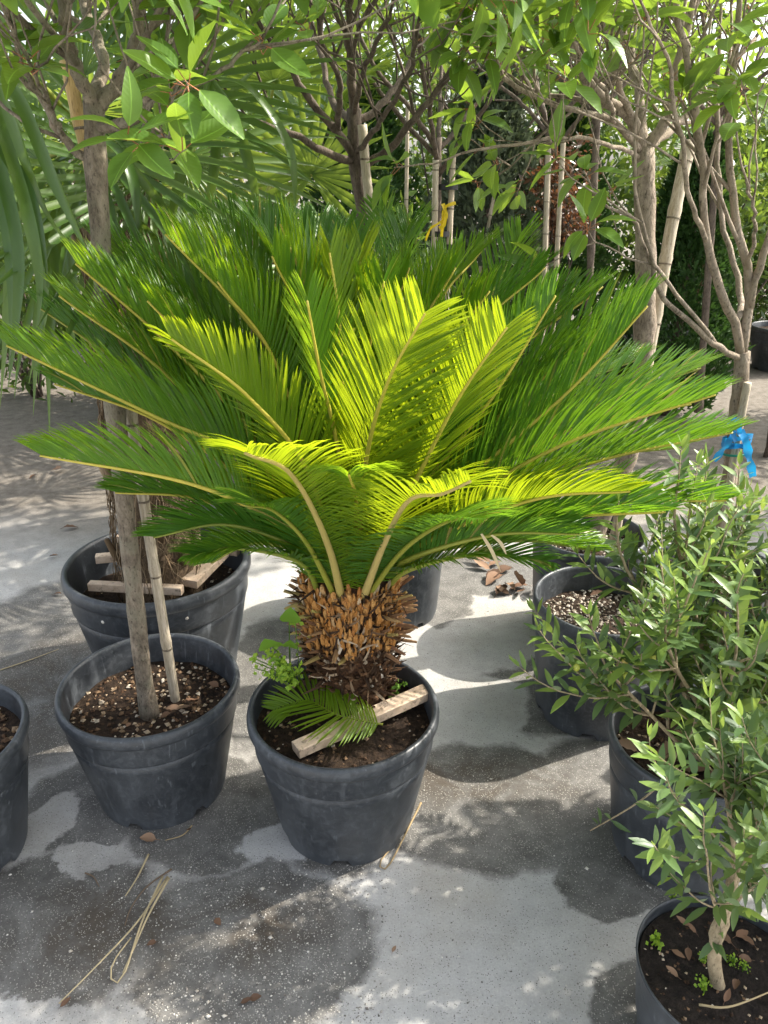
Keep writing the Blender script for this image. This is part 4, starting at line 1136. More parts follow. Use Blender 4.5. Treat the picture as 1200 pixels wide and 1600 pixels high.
fbp = V((C_F[0] - .03, C_F[1] - .02, SZ_F - .02))
fk = P(1158, 560, 2.12)
make_tree('photinia_tree', 'pinkish barked tree forking low above its bright blue ribbon', 'tree', fbp,
          [fbp, P(1132, 800, 2.16), P(1146, 690, 2.14), P(1156, 610, 2.12), P(1160, 550, 2.12)], .023, .021,
          [([fk, P(1120, 540, 2.06), P(1060, 490, 2.0), P(1028, 450, 1.96), P(1012, 395, 1.93), P(985, 340, 1.9), P(965, 330, 1.88)], .0095, .004),
           ([fk, P(1146, 500, 2.10), P(1120, 440, 2.06), P(1105, 380, 2.03), P(1100, 300, 2.0), P(1085, 150, 1.95), P(1060, 30, 1.9), P(1050, -60, 1.88)], .013, .006),
           ([fk, P(1172, 480, 2.12), P(1168, 420, 2.10), P(1150, 340, 2.08), P(1140, 200, 2.05), P(1150, 80, 2.0), P(1160, -40, 2.0)], .014, .006),
           ([P(1172, 480, 2.12), P(1190, 400, 2.08), P(1215, 330, 2.05), P(1240, 200, 2.02), P(1240, 40, 2.0)], .011, .006),
           ([P(1150, 500, 2.10), P(1158, 460, 2.2), P(1130, 350, 2.3), P(1120, 220, 2.35), P(1125, 60, 2.4)], .010, .005),
           ([P(1105, 380, 2.03), P(1075, 300, 1.9), P(1062, 200, 1.8), P(1040, 90, 1.72), P(1010, 20, 1.66)], .007, .003),
           ([P(1168, 420, 2.10), P(1180, 350, 1.95), P(1166, 280, 1.85)], .006, .003),
           ([P(1120, 540, 2.06), P(1035, 430, 1.95), P(1010, 370, 1.90), P(990, 250, 1.85), P(1000, 130, 1.8)], .006, .003)],
          24, LP, 'bark_pale', limit=290, twig_n=(2, 4), ymax=440, level=1, group='young evergreen trees in pots')
make_cane('short pale cane under the blue ribbon', [V((C_F[0] - .01, C_F[1] - .055, SZ_F - .03)), P(1140, 760, 2.10), P(1158, 650, 2.085), P(1168, 598, 2.08)], .011, .011, 'cane')
# blue ribbon: a knot round trunk and cane with two loose tails
rb_ = thing('blue_ribbon', 'bright blue ribbon knotted round the trunk and pale cane', 'ribbon', P(1150, 690, 2.06))
def ribbon_piece(name, pts, w, parent, mat, seed, nrm=V((0, -1, 0))):
    r = random.Random(seed); n = 14; q = spline(pts, n); T = tangents(q); m = MB()
    wd = [T[i].cross((nrm + V((sin(i * .9) * .5, 0, cos(i * .7) * .3))).normalized()).normalized() for i in range(n + 1)]
    strip(m, q, [w * (1 + .15 * sin(i * 1.3)) for i in range(n + 1)], wd, r.random(), 0, [nrm] * (n + 1), .25)
    return m.obj(name, mat, parent)
loop = []
cpt = P(1151, 690, 2.105)
lm = MB()
for k, dz in enumerate((0, .012, -.012)):
    q = [cpt + V((.040 * cos(a), .036 * sin(a), dz + .012 * cos(a + k))) for a in [2 * pi * i / 24 for i in range(25)]]
    strip(lm, q, [.006] * 25, [V((0, 0, 1))] * 25, .3 * k)
lm.obj('knot_loop', 'blue', rb_)
ribbon_piece('ribbon_tail', [P(1147, 672, 2.06), P(1138, 690, 2.045), P(1126, 706, 2.05), P(1115, 720, 2.05)], .009, rb_, 'blue', 1)
ribbon_piece('ribbon_tail', [P(1156, 672, 2.055), P(1165, 690, 2.04), P(1170, 715, 2.045), P(1176, 745, 2.05)], .011, rb_, 'blue', 2)
ribbon_piece('ribbon_bow', [P(1150, 690, 2.05), P(1140, 662, 2.03), P(1152, 656, 2.04), P(1155, 678, 2.05)], .007, rb_, 'blue', 3)
tg = MB(); q = [cpt + V((.040 * cos(a), .037 * sin(a), -.03 + .004 * cos(a))) for a in [2 * pi * i / 24 for i in range(25)]]; tube(tg, q, [.0035] * 25, 6)
o = tg.obj('green_tie', 'teal', None, loc=tuple(cpt)); tag(o, 'thin green plastic tie just below the blue ribbon', 'tie')

# ------------------------------------------------------------------ olives
def olive_shoot(mb, leaves, r, p, d, length, rad, new=0.0, lmin=.042, lmax=.064, gap=.0165, bare=.10):
    n = 10; pts = [p]; dd = d.normalized()
    for i in range(n):
        dd = (dd + rdir(r) * .12 + V((0, 0, .06))).normalized(); pts.append(pts[-1] + dd * length / n)
    tube(mb, pts, [rad * (1 - .7 * i / n) for i in range(n + 1)], 5, r.random())
    T = tangents(pts); s = length * bare; k = 0
    while s < length:
        f = s / length * n; i = min(n - 1, int(f)); q = pts[i].lerp(pts[i + 1], f - i); t = T[i]
        u = t.orthogonal().normalized(); w = t.cross(u); a = k * pi / 2 + r.uniform(-.3, .3)
        for sg in (-1, 1):
            if r.random() < .12: continue
            o_ = (u * cos(a) + w * sin(a)) * sg
            ld = (t * r.uniform(.5, 1.0) + o_ * r.uniform(.6, 1.0) + V((0, 0, r.uniform(-.35, .15)))).normalized()
            sc = r.uniform(lmin, lmax) * (1 - .35 * max(0, s / length - .7) / .3)
            m = basis(ld, t * .7 + V((0, 0, .9)) + rdir(r) * .35, q) @ Matrix.Diagonal((sc,) * 3 + (1,))
            leaves.append((m, r.randrange(4), r.random() < new * (s / length + .3)))
        s += gap * r.uniform(.8, 1.3); k += 1
    rosd = T[-1]
    for sg in range(2):
        sc = lmin * .8; m = basis(rosd + rdir(r) * .4, rdir(r), pts[-1]) @ Matrix.Diagonal((sc,) * 3 + (1,)); leaves.append((m, r.randrange(4), True))
    return pts
def olive_leaves(t, leaves, limit):
    a = [(m, k) for (m, k, nw) in leaves if not nw]; b = [(m, k) for (m, k, nw) in leaves if nw]
    lim_b = int(limit * len(b) / max(1, len(leaves)))
    place_leaves(t, a, OLIVE_ME, OLIVE, limit - lim_b, ['olive', 'olive_new'])
    place_leaves(t, b, OLIVEN_ME, OLIVE, lim_b, ['olive_new', 'olive_new'], 'young_foliage')

def olive_bush(label, base, stems, seed, limit, shoots, group='olive plants', fruit=()):
    r = random.Random(seed); t = thing('olive_bush', label, 'olive plant', base, group)
    leaves = []
    for (pts, r0, r1) in stems:
        mb = MB(); n = 16; q = spline(pts, n)
        tube(mb, q, [r0 + (r1 - r0) * i / n for i in range(n + 1)], 8, r.random(), bumps=.12)
        T = tangents(q)
        for k in range(shoots):
            i = r.randint(4, n); d = T[i] * .6 + rdir(r) * .9 + V((0, 0, .45))
            olive_shoot(mb, leaves, r, q[i], d, r.uniform(.14, .30), .0028, .55)
        olive_shoot(mb, leaves, r, q[-1], T[-1] + V((0, 0, .3)), r.uniform(.18, .3), r1, .6)
        mb.obj('stem', 'olive_bark', t)
    olive_leaves(t, leaves, limit)
    for f in fruit:
        m = MB(); lathe(m, [(.0005, -.009), (.005, -.006), (.0068, 0), (.005, .006), (.0005, .009)], 10)
        o = bpy.data.objects.new('olive_fruit', m.mesh('olive_fruit', 'olive_fruit')); o.location = P(*f) - wloc(t); o.parent = t; COL.objects.link(o)
    return t
ob = V((C_OLV[0] + .05, C_OLV[1], SZ_OLV - .02))
bush = olive_bush('dense bushy olive with upright shoots over the dead leaf pot', ob,
           [([ob, P(1085, 1130, 1.42), P(1050, 1020, 1.40), P(1000, 930, 1.38)], .009, .004),
            ([ob, P(1110, 1100, 1.42), P(1090, 980, 1.42), P(1065, 880, 1.42)], .010, .004),
            ([ob, P(1130, 1120, 1.42), P(1150, 1000, 1.44), P(1140, 900, 1.46)], .010, .004),
            ([ob, P(1150, 1130, 1.40), P(1180, 1040, 1.40), P(1200, 930, 1.42)], .009, .004),
            ([ob, P(1070, 1170, 1.38), P(1010, 1110, 1.30), P(960, 1060, 1.28)], .006, .003),
            ([ob, P(1100, 1120, 1.36), P(1060, 1050, 1.28), P(1040, 1000, 1.24)], .006, .003),
            ([ob, P(1140, 1150, 1.34), P(1140, 1090, 1.26), P(1150, 1020, 1.22)], .006, .003),
            ([ob, P(1160, 1140, 1.44), P(1230, 1060, 1.46), P(1270, 960, 1.5)], .008, .004),
            ([ob, P(1120, 1100, 1.5), P(1130, 960, 1.56), P(1100, 860, 1.6)], .008, .004)],
           31, 290, 15, fruit=[(1018, 1010, 1.26), (1005, 1027, 1.25), (1014, 1020, 1.26), (1020, 1028, 1.26), (976, 1035, 1.24), (979, 1056, 1.24), (963, 1050, 1.24), (901, 1043, 1.25)])
od = V((C_OLD[0] - .012, C_OLD[1] - .015, SZ_OLD - .015))
gt = P(1128, 1440, .90)
ol2 = thing('olive_tree', 'little olive with smooth tan stem in the small peat pot', 'olive plant', od, 'olive plants')
mb = MB(); q = spline([od, P(1116, 1500, .89), P(1120, 1460, .895), gt, P(1138, 1400, .90), P(1150, 1340, .91)], 22)
tube(mb, q, [.0125 - .0045 * i / 22 + (.003 if 10 <= i <= 12 else 0) for i in range(23)], 12, .5, bumps=.12); mb.obj('trunk', 'olive_bark', ol2)
r = random.Random(41); leaves = []
for (pts, r0, r1, sh) in (([gt, P(1150, 1380, .92), P(1170, 1300, .95), P(1190, 1210, .98)], .005, .0025, 8),
                          ([P(1150, 1340, .91), P(1140, 1280, .92), P(1130, 1220, .94)], .005, .002, 8),
                          ([P(1150, 1340, .91), P(1185, 1290, .90), P(1230, 1230, .92)], .005, .002, 8),
                          ([P(1150, 1340, .91), P(1100, 1290, .92), P(1070, 1260, .93)], .003, .0015, 2),
                          ([gt, P(1160, 1400, .93), P(1200, 1370, .98)], .003, .0015, 5), ([gt, P(1112, 1400, .87), P(1105, 1350, .85)], .003, .0015, 4),
                          ([P(1140, 1390, .90), P(1160, 1350, .86), P(1185, 1330, .84)], .003, .0015, 5)):
    mb = MB(); qq = spline(pts, 10); tube(mb, qq, [r0 + (r1 - r0) * i / 10 for i in range(11)], 6, .5)
    T = tangents(qq)
    for k in range(sh):
        i = r.randint(3, 10); olive_shoot(mb, leaves, r, qq[i], T[i] * .7 + rdir(r) * .8 + V((0, 0, .25)), r.uniform(.08, .19), .0018, .3, .038, .056, .0145)
    olive_shoot(mb, leaves, r, qq[-1], T[-1], .14, .002, .5, .038, .056, .0145)
    mb.obj('branch', 'olive_bark', ol2)
# a few leaves low on the stem, and the long bare shoot reaching out to the left
for k in range(8):
    i = r.randint(9, 14); m = basis(rdir(r) + V((0, -.4, 0)), V((0, -.3, 1)), q[i]) @ Matrix.Diagonal((.042,) * 3 + (1,)); leaves.append((m, r.randrange(4), False))
olive_leaves(ol2, leaves, 260)

# long thin shoot of the bushy olive that hangs out in front of its pot
mb = MB(); qq = spline([P(1060, 1170, 1.30), P(1040, 1215, 1.24), P(995, 1255, 1.20), P(922, 1298, 1.17)], 12); tube(mb, qq, [.0028 - .0015 * i / 12 for i in range(13)], 6, .5)
mb.obj('stem', 'olive_bark', bush)
lv = []
for (fx, fy, tx, ty, s) in ((995, 1253, 985, 1218, .045), (990, 1255, 1015, 1262, .045), (952, 1280, 990, 1306, .05), (955, 1280, 936, 1262, .03), (938, 1288, 932, 1240, .055), (935, 1288, 916, 1268, .03), (1020, 1236, 1034, 1215, .035)):
    a = P(fx, fy, 1.18); b = P(tx, ty, 1.165); lv.append((basis(b - a, V((.2, -.5, 1)), a) @ Matrix.Diagonal((s,) * 3 + (1,)), rl.randrange(4)))
place_leaves(bush, lv, OLIVE_ME, OLIVE, 50, ['olive', 'olive_new'])

# ------------------------------------------------------------------ background plants
def conifer(label, base, h, rad, n, seed, mat, top_pow=.8):
    """trunk and thousands of small flat sprays"""
    r = random.Random(seed); t = thing('conifer', label, 'conifer', base, 'conifers at the back of the yard'); base = V(base)
    mb = MB(); tube(mb, [base + V((0, 0, -.02)), base + V((0, 0, h * .5)), base + V((0, 0, h * .93))], [.04, .028, .008], 8); mb.obj('trunk', 'bark_dark', t)
    fb = MB()
    for i in range(n):
        u = r.random() ** .9; a = r.uniform(0, 2 * pi)
        lump = 1 + .28 * noise.noise(V((cos(a) * 2 + seed, sin(a) * 2, u * 7)))
        rr_ = rad * lump * (1 - u ** 1.6 * .9) ** top_pow * (min(1, .55 + u * 3))
        d = r.random() ** .35 * rr_
        p = base + V((d * cos(a), d * sin(a), .06 + u * h * .95))
        dr = (V((cos(a), sin(a), 0)) * .7 + V((0, 0, .9)) + rdir(r) * .6).normalized()
        s = dr.cross(rdir(r)).normalized(); l = r.uniform(.035, .085); w = l * .16
        q1 = p + dr * l * .55; e = p + dr * l
        fb.add([p, q1 + s * w, e, q1 - s * w], [(0, 1, 2, 3)], r.random())
        for sg in (-1, 1):
            b = p + dr * l * r.uniform(.2, .5); e2 = b + (dr + s * sg * 1.1).normalized() * l * .5; mdl = (b + e2) / 2; o2 = dr.cross(s) * w * .5 + dr * w * .6
            fb.add([b, mdl + o2, e2, mdl - o2], [(0, 1, 2, 3)], r.random())
    fb.obj('foliage', mat, t, kind='stuff')
def mass(name, label, boxes, n, seed, mat, lmin, lmax, wr=.4, cat=None, kind='stuff', group=None, stems=True):
    """leaf cloud over a lumpy volume; boxes = (cx, cy, cz, rx, ry, rz)"""
    r = random.Random(seed); fb = MB(); sm = MB()
    c0 = V((boxes[0][0], boxes[0][1], 0))
    for i in range(n):
        c = r.choice(boxes); v = rdir(r) * (r.random() ** .4)
        p = V((c[0] + v.x * c[3], c[1] + v.y * c[4], c[2] + v.z * c[5]))
        p += V((noise.noise(p * 3) * .15, 0, noise.noise(p * 3 + V((9, 0, 0))) * .15))
        if p.z < .03: continue
        d = rdir(r, .3); s = d.cross(rdir(r)).normalized(); l = r.uniform(lmin, lmax); w = l * wr * .5
        m_ = p + d * l * .5
        f_ = d.cross(s) * w * .4
        fb.add([p, m_ + s * w + f_, p + d * l, m_ - s * w + f_, m_], [(0, 1, 4), (1, 2, 4), (2, 3, 4), (3, 0, 4)], r.random())
    t = thing(name, label, cat or name, tuple(c0), group) if kind != 'stuff' else None
    if kind == 'stuff':
        o = fb.obj(name, mat, None, loc=tuple(c0), kind='stuff'); tag(o, label, cat or 'foliage'); return o
    for k in range(9):
        c = r.choice(boxes)
        e = V((c[0] + r.uniform(-.6, .6) * c[3], c[1] + r.uniform(-.6, .6) * c[4], c[2] + r.uniform(-.2, .6) * c[5]))
        b = c0 + V((r.uniform(-.05, .05), r.uniform(-.05, .05), .0))
        tube(sm, spline([b, (b + e) / 2 + rdir(r) * .05, e], 8), [.012 - .009 * i / 8 for i in range(9)], 6)
    sm.obj('stems', 'bark_dark', t); fb.obj('foliage', mat, t, kind='stuff')
    return t
# the far wall of foliage that closes the yard
mass('foliage_wall', 'dark mixed evergreen foliage closing off the back of the yard',
     [(-6.5, 8.2, 1.4, 1.8, .9, 1.7), (-4.4, 7.8, 1.5, 1.7, .9, 1.8), (-2.4, 8.0, 1.3, 1.5, .9, 1.7), (-.6, 7.7, 1.5, 1.5, .9, 1.7), (1.2, 8.0, 1.35, 1.4, .9, 1.6), (2.9, 8.1, 1.1, 1.4, .9, 1.4),
      (4.6, 8.5, .9, 1.5, .9, 1.15), (6.6, 8.7, .9, 1.6, .9, 1.1)], 42000, 51, 'hedge', .06, .14, .45)
conifer('dark green conifer standing beside the far palm pot', (1.95, 5.15, 0), 1.75, .42, 9000, 52, 'conifer')
conifer('dark green conifer behind the pair of canes with black ties', (1.25, 5.9, 0), 2.0, .55, 9000, 53, 'conifer')
conifer('grey blue juniper behind the yellow ribbon canes', (.62, 5.0, 0), 2.1, .50, 10000, 54, 'juniper')
conifer('shaggy dark conifer behind the drooping far palm', (-.15, 5.6, 0), 2.2, .55, 9000, 55, 'conifer')
conifer('narrow dark conifer between the far fan palms', (-1.5, 5.4, 0), 2.2, .55, 8000, 56, 'conifer')
mass('red_tipped_shrub', 'small shrub with glossy bronze and red leaves behind the canes', [(1.02, 4.9, 1.42, .24, .22, .26), (1.12, 4.95, 1.25, .2, .2, .2)], 1500, 57, 'red_bush', .035, .065, .4, 'shrub', kind='thing')
mass('leafy_shrub', 'bright leafy shrub filling the gap beside the shaggy conifer', [(.05, 4.3, 1.0, .35, .3, .4), (-.1, 4.4, .6, .4, .3, .4)], 1800, 58, 'broad_far', .04, .08, .4, 'shrub', kind='thing')
mass('leafy_shrub', 'loose leafy shrub behind the pinkish forked tree', [(2.3, 4.3, 1.35, .45, .4, .35), (2.6, 4.6, 1.6, .4, .4, .3)], 1500, 59, 'broad_far', .05, .10, .42, 'shrub', kind='thing')

for i, (lab, bx_, mt, nn) in enumerate((
        ('broad dark shrub at the back behind the shaggy far palm', [(-2.6, 5.6, .9, .8, .5, .9), (-3.3, 5.9, 1.1, .8, .5, 1.1)], 'hedge', 5000),
        ('low dark shrub row under the shaggy far palm', [(-1.0, 5.6, .6, .7, .4, .6), (-.2, 5.9, .6, .6, .4, .6)], 'hedge', 4000),
        ('dense dark shrub beyond the distant palm pots', [(3.2, 7.4, .7, .9, .4, .8), (4.2, 7.5, .8, .9, .4, .8)], 'hedge', 5000),
        ('tall leafy shrub screening the sky behind the pinkish tree', [(2.2, 5.6, 1.7, .6, .4, .6), (3.0, 5.9, 1.8, .6, .4, .5)], 'broad_far', 2600),
        ('airy tall shrub above the juniper', [(.5, 5.6, 2.2, .8, .4, .5), (1.5, 5.8, 2.2, .7, .4, .5), (-.5, 5.5, 2.2, .7, .4, .5)], 'broad_far', 4200))):
    mass('leafy_shrub', lab, bx_, nn, 70 + i, mt, .05, .11, .42, 'shrub', kind='thing')
# unseen shrubs added beyond the right of the frame to shade the foreground
for i, (lab, bx_, nn) in enumerate((
        ('unseen leafy shrub added for shade beside the peat pot', [(1.35, 1.15, .85, .30, .35, .45), (1.45, 1.2, 1.25, .28, .35, .25)], 1500),
        ('unseen leafy shrub added for shade beside the bushy olive', [(1.55, 1.65, .8, .30, .30, .42), (1.6, 1.7, 1.2, .25, .28, .22)], 1200))):
    mass('leafy_shrub', lab, bx_, nn, 80 + i, 'broad_far', .06, .10, .4, 'shrub', kind='thing')
for i, (lab, bx_, nn) in enumerate((  # unseen shrubs added to throw shade over the far yard
        ('unseen tall dark shrub added for shade at the side of the far yard', [(3.3, 3.4, 1.1, .5, .6, 1.1), (3.4, 3.6, 1.8, .4, .5, .5)], 3500),
        ('unseen tall dark shrub added for shade further along the side of the far yard', [(3.9, 5.0, 1.1, .5, .7, 1.1), (4.0, 5.2, 1.8, .4, .5, .6)], 3500))):
    mass('leafy_shrub', lab, bx_, nn, 85 + i, 'hedge', .06, .12, .42, 'shrub', kind='thing')
# far fan palms
def far_palm(label, base, h, seed, nl=13, rad=.5, tr=.11):
    r = random.Random(seed); base = V(base)
    t = thing('fan_palm', label, 'palm', base, 'fan palms'); top = base + V((r.uniform(-.05, .05), 0, h))
    fibre_trunk(t, base, top, tr, tr * .8, seed, 260)
    for k in range(nl):
        a = k * 2.39996 + seed; el = r.uniform(-.5, 1.1)
        d = V((cos(a) * cos(el), sin(a) * cos(el), sin(el)))
        hub = top + d * r.uniform(.38, .6)
        fan_leaf(t, hub, d + V((0, 0, -.35)), V((0, 0, 1)) - d * .5, rad * r.uniform(.85, 1.1), top, seed * 31 + k, nseg=26, spread=250, mat='fan_far', parts=False, droop=r.uniform(.5, 1.3), wid=.024)
    return t
fp = far_palm('green fan palm with hanging leaves behind the dark bare branched tree', (-.52, 3.55, 0), 1.35, 3, 15, .46, .10)
hubq = P(487, 272, 3.05)
fan_leaf(fp, hubq, V((.05, -.3, 1)), V((0, -1, -.15)), .36, V((-.50, 3.5, 1.2)), 99, nseg=28, spread=300, mat='fan_far', parts=False, droop=.35, wid=.022)
far_palm('shaggy fan palm standing between the strap leaved palm and the far conifer', (-1.45, 5.0, 0), 1.45, 4, 15, .60, .11)
far_palm('distant fan palm with thick hairy trunk beyond the pinkish forked tree', (2.62, 6.6, .3), 1.0, 6, 11, .5, .14)
# their pots and a few more along the back
for i, (lab, c, rr_, hh) in enumerate((('distant black pot of the thick trunked palm', (2.62, 6.6), .26, .34), ('distant black pot next to the pot of the thick trunked palm', (3.35, 6.5), .26, .36),
                                 ('black pot under the drooping far palm', (-.52, 3.55), .24, .38), ('black pot under the shaggy far palm', (-1.45, 5.0), .24, .38),
                                 ('dark pot in the shade behind the three straight poles', (1.45, 5.0), .2, .36), ('bluish black pot standing behind the largest pot', (-.86, 3.05), .2, .34),
                                 ('dark pot below the yellow ribbon canes', (.42, 3.75), .2, .36), ('dark pot at the foot of the three straight poles', (1.02, 4.45), .2, .36))):
    make_pot(lab, c, rr_, hh, .05, None, detail=False)

# staked standards at the back
LPF = dict(n=(4, 6), lmin=.07, lmax=.11, droop=.35)
def standard(label, px, y, ytop, seed, r0=.022, bark='bark_dark', nl=6, spread=.55, h2=.6, limit=110):
    r = random.Random(seed); b = P(px, 420, y); b = V((b.x, y, .3)); top = P(px - 4, ytop, y)
    limbs = []
    for k in range(nl):
        a = k * 2.4 + seed; d = V((cos(a), sin(a), 0))
        s = top - V((0, 0, r.uniform(0, .18)))
        limbs.append(([s, s + d * .15 + V((0, 0, .14)), s + d * spread * r.uniform(.55, .8) + V((0, 0, .38)), s + d * spread * r.uniform(.7, 1.1) + V((0, 0, h2 * r.uniform(.8, 1.3)))], .012, .005))
    return make_tree('photinia_tree', label, 'tree', b, [b, (b + top) / 2, top], r0, r0 * .8, limbs, seed, LPF, bark, 'far', limit, 'young evergreen trees in pots', (3, 5), 1, (.15, .32), 10)
standard('staked evergreen between the two canes with the yellow ribbon', 688, 3.75, 215, 61)
standard('straight staked evergreen between two pale poles', 862, 4.45, 190, 62, spread=.7)
standard('thin staked evergreen behind the bronze leaved shrub', 772, 5.2, 240, 63, .014, limit=60)
standard('tall evergreen standing far behind the strap leaved palm', 330, 3.6, 130, 64, .018, limit=80)
standard('evergreen standing behind the pinkish forked tree', 1130, 4.2, 150, 65, .02, limit=90, nl=7)
standard('evergreen filling in behind the stout pale trunk', 940, 3.6, 120, 66, .018, limit=110, nl=7)
for (lab, x0, y0, x1, y1, yy, rad, m) in (('cane with black bands tied against the yellow ribbon trunk', 676, 520, 681, 250, 3.70, .014, 'cane'), ('pale cane holding the loose end of the yellow ribbon', 697, 500, 708, 240, 3.72, .013, 'cane'),
                                 ('darker pole on the shaded side of the straight staked evergreen', 850, 440, 857, 230, 4.40, .014, 'cane'), ('pale pole on the sunny side of the straight staked evergreen', 868, 440, 880, 220, 4.38, .013, 'cane'),
                                 ('thin pale cane leaning in front of the bronze leaved shrub', 758, 380, 775, 290, 4.7, .010, 'cane'), ('thin cane behind the juniper', 634, 380, 637, 160, 4.3, .010, 'cane')):
    a = P(x0, y0, yy); b = P(x1, y1, yy); d = (b - a) / (b.z - a.z); foot = a - d * (a.z - .28 if yy < 4.6 else a.z)
    make_cane(lab, [foot, a, b], rad, rad, m)
# black bands and the yellow ribbon
for i, (px, py, yy) in enumerate(((687, 365, 3.72), (690, 438, 3.72), (700, 292, 3.72), (700, 385, 3.72))):
    c = P(px, py, yy); m = MB(); q = [c + V((.045 * cos(a), .04 * sin(a), 0)) for a in [2 * pi * k / 20 for k in range(21)]]
    strip(m, q, [.012] * 21, [V((0, 0, 1))] * 21); o = m.obj('black_tie_band', 'black_tie', None, loc=tuple(c)); tag(o, 'black plastic band strapping the yellow ribbon canes together', 'tie', 'black plastic tie bands')
yr = thing('yellow_ribbon', 'yellow ribbon tied round the canes at the back', 'ribbon', P(690, 350, 3.66))
ribbon_piece('ribbon_tail', [P(712, 317, 3.65), P(702, 320, 3.64), P(695, 325, 3.64), P(692, 340, 3.64), P(690, 370, 3.64)], .007, yr, 'yellow', 4)
ribbon_piece('ribbon_tail', [P(692, 345, 3.64), P(680, 352, 3.63), P(672, 358, 3.64), P(665, 376, 3.65)], .005, yr, 'yellow', 5)
ribbon_piece('ribbon_bow', [P(692, 318, 3.65), P(697, 335, 3.63), P(693, 352, 3.63), P(686, 356, 3.64)], .008, yr, 'yellow', 6)

# ------------------------------------------------------------------ litter on the ground
rr = random.Random(90)
gr = MB()
for i in range(2600):
    if rr.random() < .55: p = G(rr.uniform(180, 600), rr.uniform(1350, 1640))
    else: p = G(rr.uniform(-50, 1250), rr.uniform(900, 1640))
    s = rr.uniform(.0012, .0032) * (1.5 if rr.random() < .05 else 1)
    v, f = chip(rr, s, .7); m = Matrix.Translation(p + V((0, 0, s * .4))) @ Matrix.Rotation(rr.uniform(0, 6), 4, 'Z')
    gr.add([m @ V(q) for q in v], f, rr.random())
o = gr.obj('grit', 'grit', None, kind='stuff', smooth=False); o['label'] = 'pale grit scattered over the concrete'; o['category'] = 'grit'
def dead_leaf(label, px, py, size, seed, group=None, z=.004, tilt=.25):
    r = random.Random(seed); b = leaf_shape(1, r.uniform(.35, .5), r, r.uniform(-.5, .5), r.uniform(.2, .6), .2, 6, .06)
    p = G(px, py, z); m = basis(V((r.uniform(-1, 1), r.uniform(-1, 1), r.uniform(0, tilt))), V((r.uniform(-.3, .3), r.uniform(-.3, .3), 1)), p) @ Matrix.Diagonal((size,) * 3 + (1,))
    mb = MB(); mb.merge(b, m, r.random()); zmin = min(v[2] for v in mb.v)
    mb.v = [(x, y, zz - zmin + z - .002) for x, y, zz in mb.v]
    o = mb.obj('fallen_leaf', ['dead_leaf', 'dead_leaf'], None, loc=tuple(p)); tag(o, label, 'leaf', group)
for i, (px, py, s) in enumerate(((90, 1577, .03), (385, 1560, .035), (372, 1570, .03), (335, 1432, .03), (247, 1470, .025), (80, 735, .09), (95, 830, .08), (75, 870, .05), (60, 742, .06), (150, 905, .05),
                                 (250, 1312, .05), (298, 1296, .03), (612, 1490, .02), (100, 930, .05))):
    dead_leaf('dry brown leaf fallen on the open concrete', px, py, s, 100 + i, 'fallen leaves on the concrete')
for i in range(16):
    dead_leaf('curled brown leaf in the litter heap between the sago and pumice pots', rr.uniform(745, 850), rr.uniform(870, 935), rr.uniform(.07, .12), 140 + i, 'leaf litter heap')
for i in range(10):
    an = 2.6 + i * .42; rd = .06 + .09 * ((i * 7) % 10) / 10
    q = pix(V((C_OLV[0] + rd * cos(an), C_OLV[1] + rd * sin(an), SZ_OLV + .012)))
    dead_leaf('rust brown dead leaf lying on the soil under the bushy olive', q[0], q[1], .07, 170 + i, 'dead leaves in the olive pot', SZ_OLV + .012)
for i, (px, py, s) in enumerate(((288, 1108, .05), (300, 1100, .05), (315, 1095, .06), (270, 1112, .04), (225, 1130, .04), (345, 1075, .04), (205, 1128, .03))):
    dead_leaf('shrivelled leaf on the bark chip soil beside the knotty trunk', px, py, s, 180 + i, 'dead leaves beside the knotty trunk', SZ_TREE + .010)
for i, (px, py, s) in enumerate(((1080, 1450, .03), (1092, 1462, .03), (1150, 1480, .045), (1185, 1483, .04), (1180, 1500, .035), (1130, 1545, .03), (1130, 1570, .03), (1155, 1528, .03), (1045, 1482, .03), (1065, 1530, .03), (1075, 1477, .03), (1145, 1465, .035))):
    dead_leaf('small tan leaf lying on the black peat', px, py, s, 200 + i, 'leaves on the black peat', SZ_OLD + .006)
dead_leaf('brown leaf on the pumice grit', 918, 932, .05, 230, None, SZ_PUM + .01)
def straw(label, pts, w, seed, group='dry straws on the concrete', mat='straw'):
    q = spline([G(a, b, c) for a, b, c in pts], 16); m = MB()
    tube(m, q, [w * (1 - .5 * i / 16) for i in range(17)], 5, .4); o = m.obj('dry_straw', mat, None, loc=tuple(q[0])); tag(o, label, 'straw', group)
straw('long pale straw of the bundle reaching towards the dry light patch', [(262, 1370, .006), (215, 1440, .012), (150, 1510, .008), (92, 1568, .004)], .0028, 1)
straw('straw of the bundle folded back in a tight loop', [(254, 1370, .01), (222, 1440, .014), (195, 1520, .006), (180, 1536, .005), (172, 1522, .006), (180, 1498, .010), (205, 1465, .012)], .0030, 2)
straw('straight yellow straw lying on top of the bundle', [(264, 1372, .014), (232, 1430, .016), (210, 1480, .008), (192, 1520, .005)], .0030, 3)
straw('short pale straw above the bundle', [(232, 1335, .004), (215, 1370, .005), (196, 1400, .004)], .0030, 4)
straw('grey curved twig beside the bundle of straws', [(268, 1358, .004), (230, 1385, .006), (205, 1418, .006), (195, 1446, .004)], .0025, 5, mat='dry_fibre')
straw('dark bent twig on the stained concrete', [(133, 1364, .003), (146, 1370, .004), (155, 1385, .003)], .0022, 6, mat='dry_fibre')
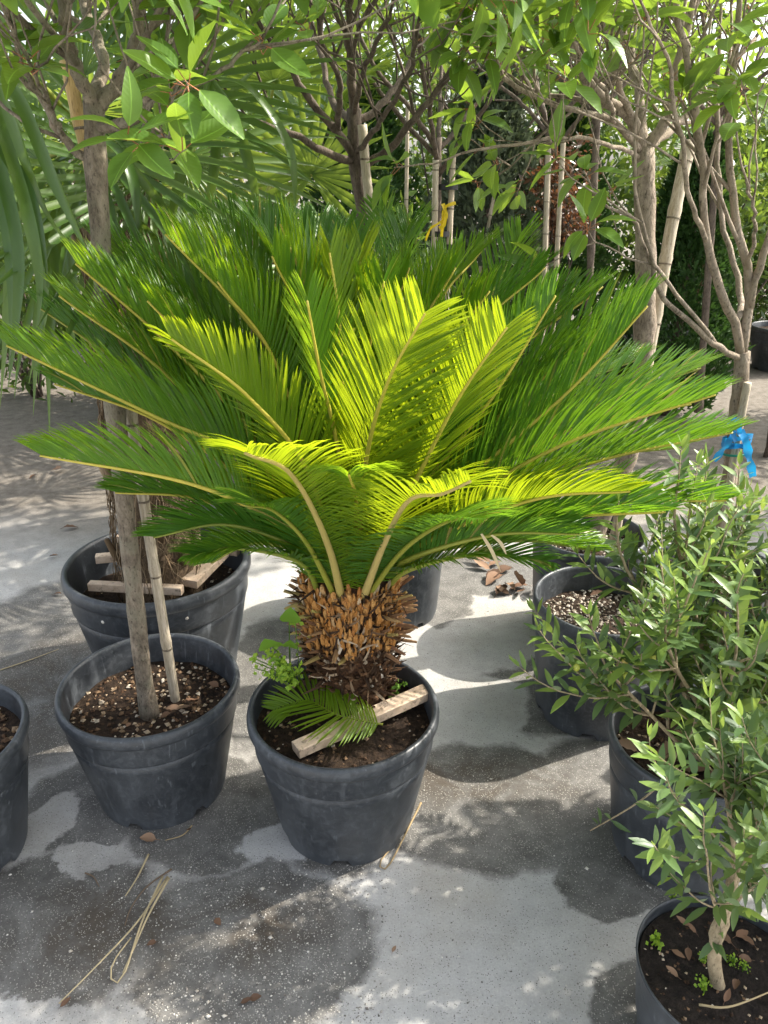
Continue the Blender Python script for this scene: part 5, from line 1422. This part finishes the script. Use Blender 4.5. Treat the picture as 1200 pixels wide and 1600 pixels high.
straw('thin pale straw across the damp concrete beside the largest pot', [(0, 1047, .003), (50, 1030, .004), (92, 1014, .003)], .0022, 7)
straw('straw curling out from under the dusty tree pot', [(300, 1290, .003), (285, 1305, .004), (258, 1313, .003)], .0022, 8)
straw('folded straw leaning against the foot of the sago pot', [(658, 1254, .035), (635, 1300, .02), (608, 1352, .005), (596, 1356, .004), (594, 1346, .005), (618, 1318, .012)], .0030, 9)
straw('bare tan twig lying across the peat', [(1092, 1570, SZ_OLD + .02), (1140, 1573, SZ_OLD + .03), (1215, 1545, SZ_OLD + .03)], .0022, 10)
for i, (px, py, s) in enumerate(((590, 1337, .011), (411, 1213, .006), (767, 1217, .005), (664, 1343, .005), (917, 1357, .007), (423, 1465, .007), (410, 1388, .008), (110, 1486, .006), (308, 1548, .005), (325, 1565, .006),
                                 (325, 1588, .007), (350, 1587, .007), (300, 1556, .005))):
    r = random.Random(300 + i); v, f = chip(r, s, .6); p = G(px, py, s * .4); m = MB()
    import bmesh
    bm = bmesh.new(); vv = [bm.verts.new(q) for q in v]; [bm.faces.new([vv[k] for k in q]) for q in f]
    bmesh.ops.subdivide_edges(bm, edges=bm.edges[:], cuts=1, smooth=.7); bm.verts.index_update()
    m.add([p + q.co for q in bm.verts], [[x.index for x in q.verts] for q in bm.faces], r.random()); bm.free()
    o = m.obj('pebble', 'pebble', None, loc=tuple(p)); tag(o, 'cream stone against the foot of the sago pot' if i == 0 else 'small pale pebble loose on the concrete', 'pebble', None if i == 0 else 'loose pebbles')
# seedlings in the peat
for i, (px, py, s) in enumerate(((1023, 1478, .016), (1100, 1552, .012), (1098, 1505, .008), (1145, 1510, .010), (1160, 1518, .008), (1050, 1410, .007))):
    b = G(px, py, SZ_OLD); spurge(['yellow green seedling with lobed leaves at the peat pot rim', 'tuft of fresh green seedling at the olive stem', 'tiny seedling between the lobed seedling and the olive stem', 'small seedling among tan leaves beside the olive stem',
                                   'tiny sprout behind the olive stem', 'sprout at the far rim of the peat pot'][i], b, b + V((0, 0, s)), 4, 400 + i, 'weed_bright', s * .5, s * .8)
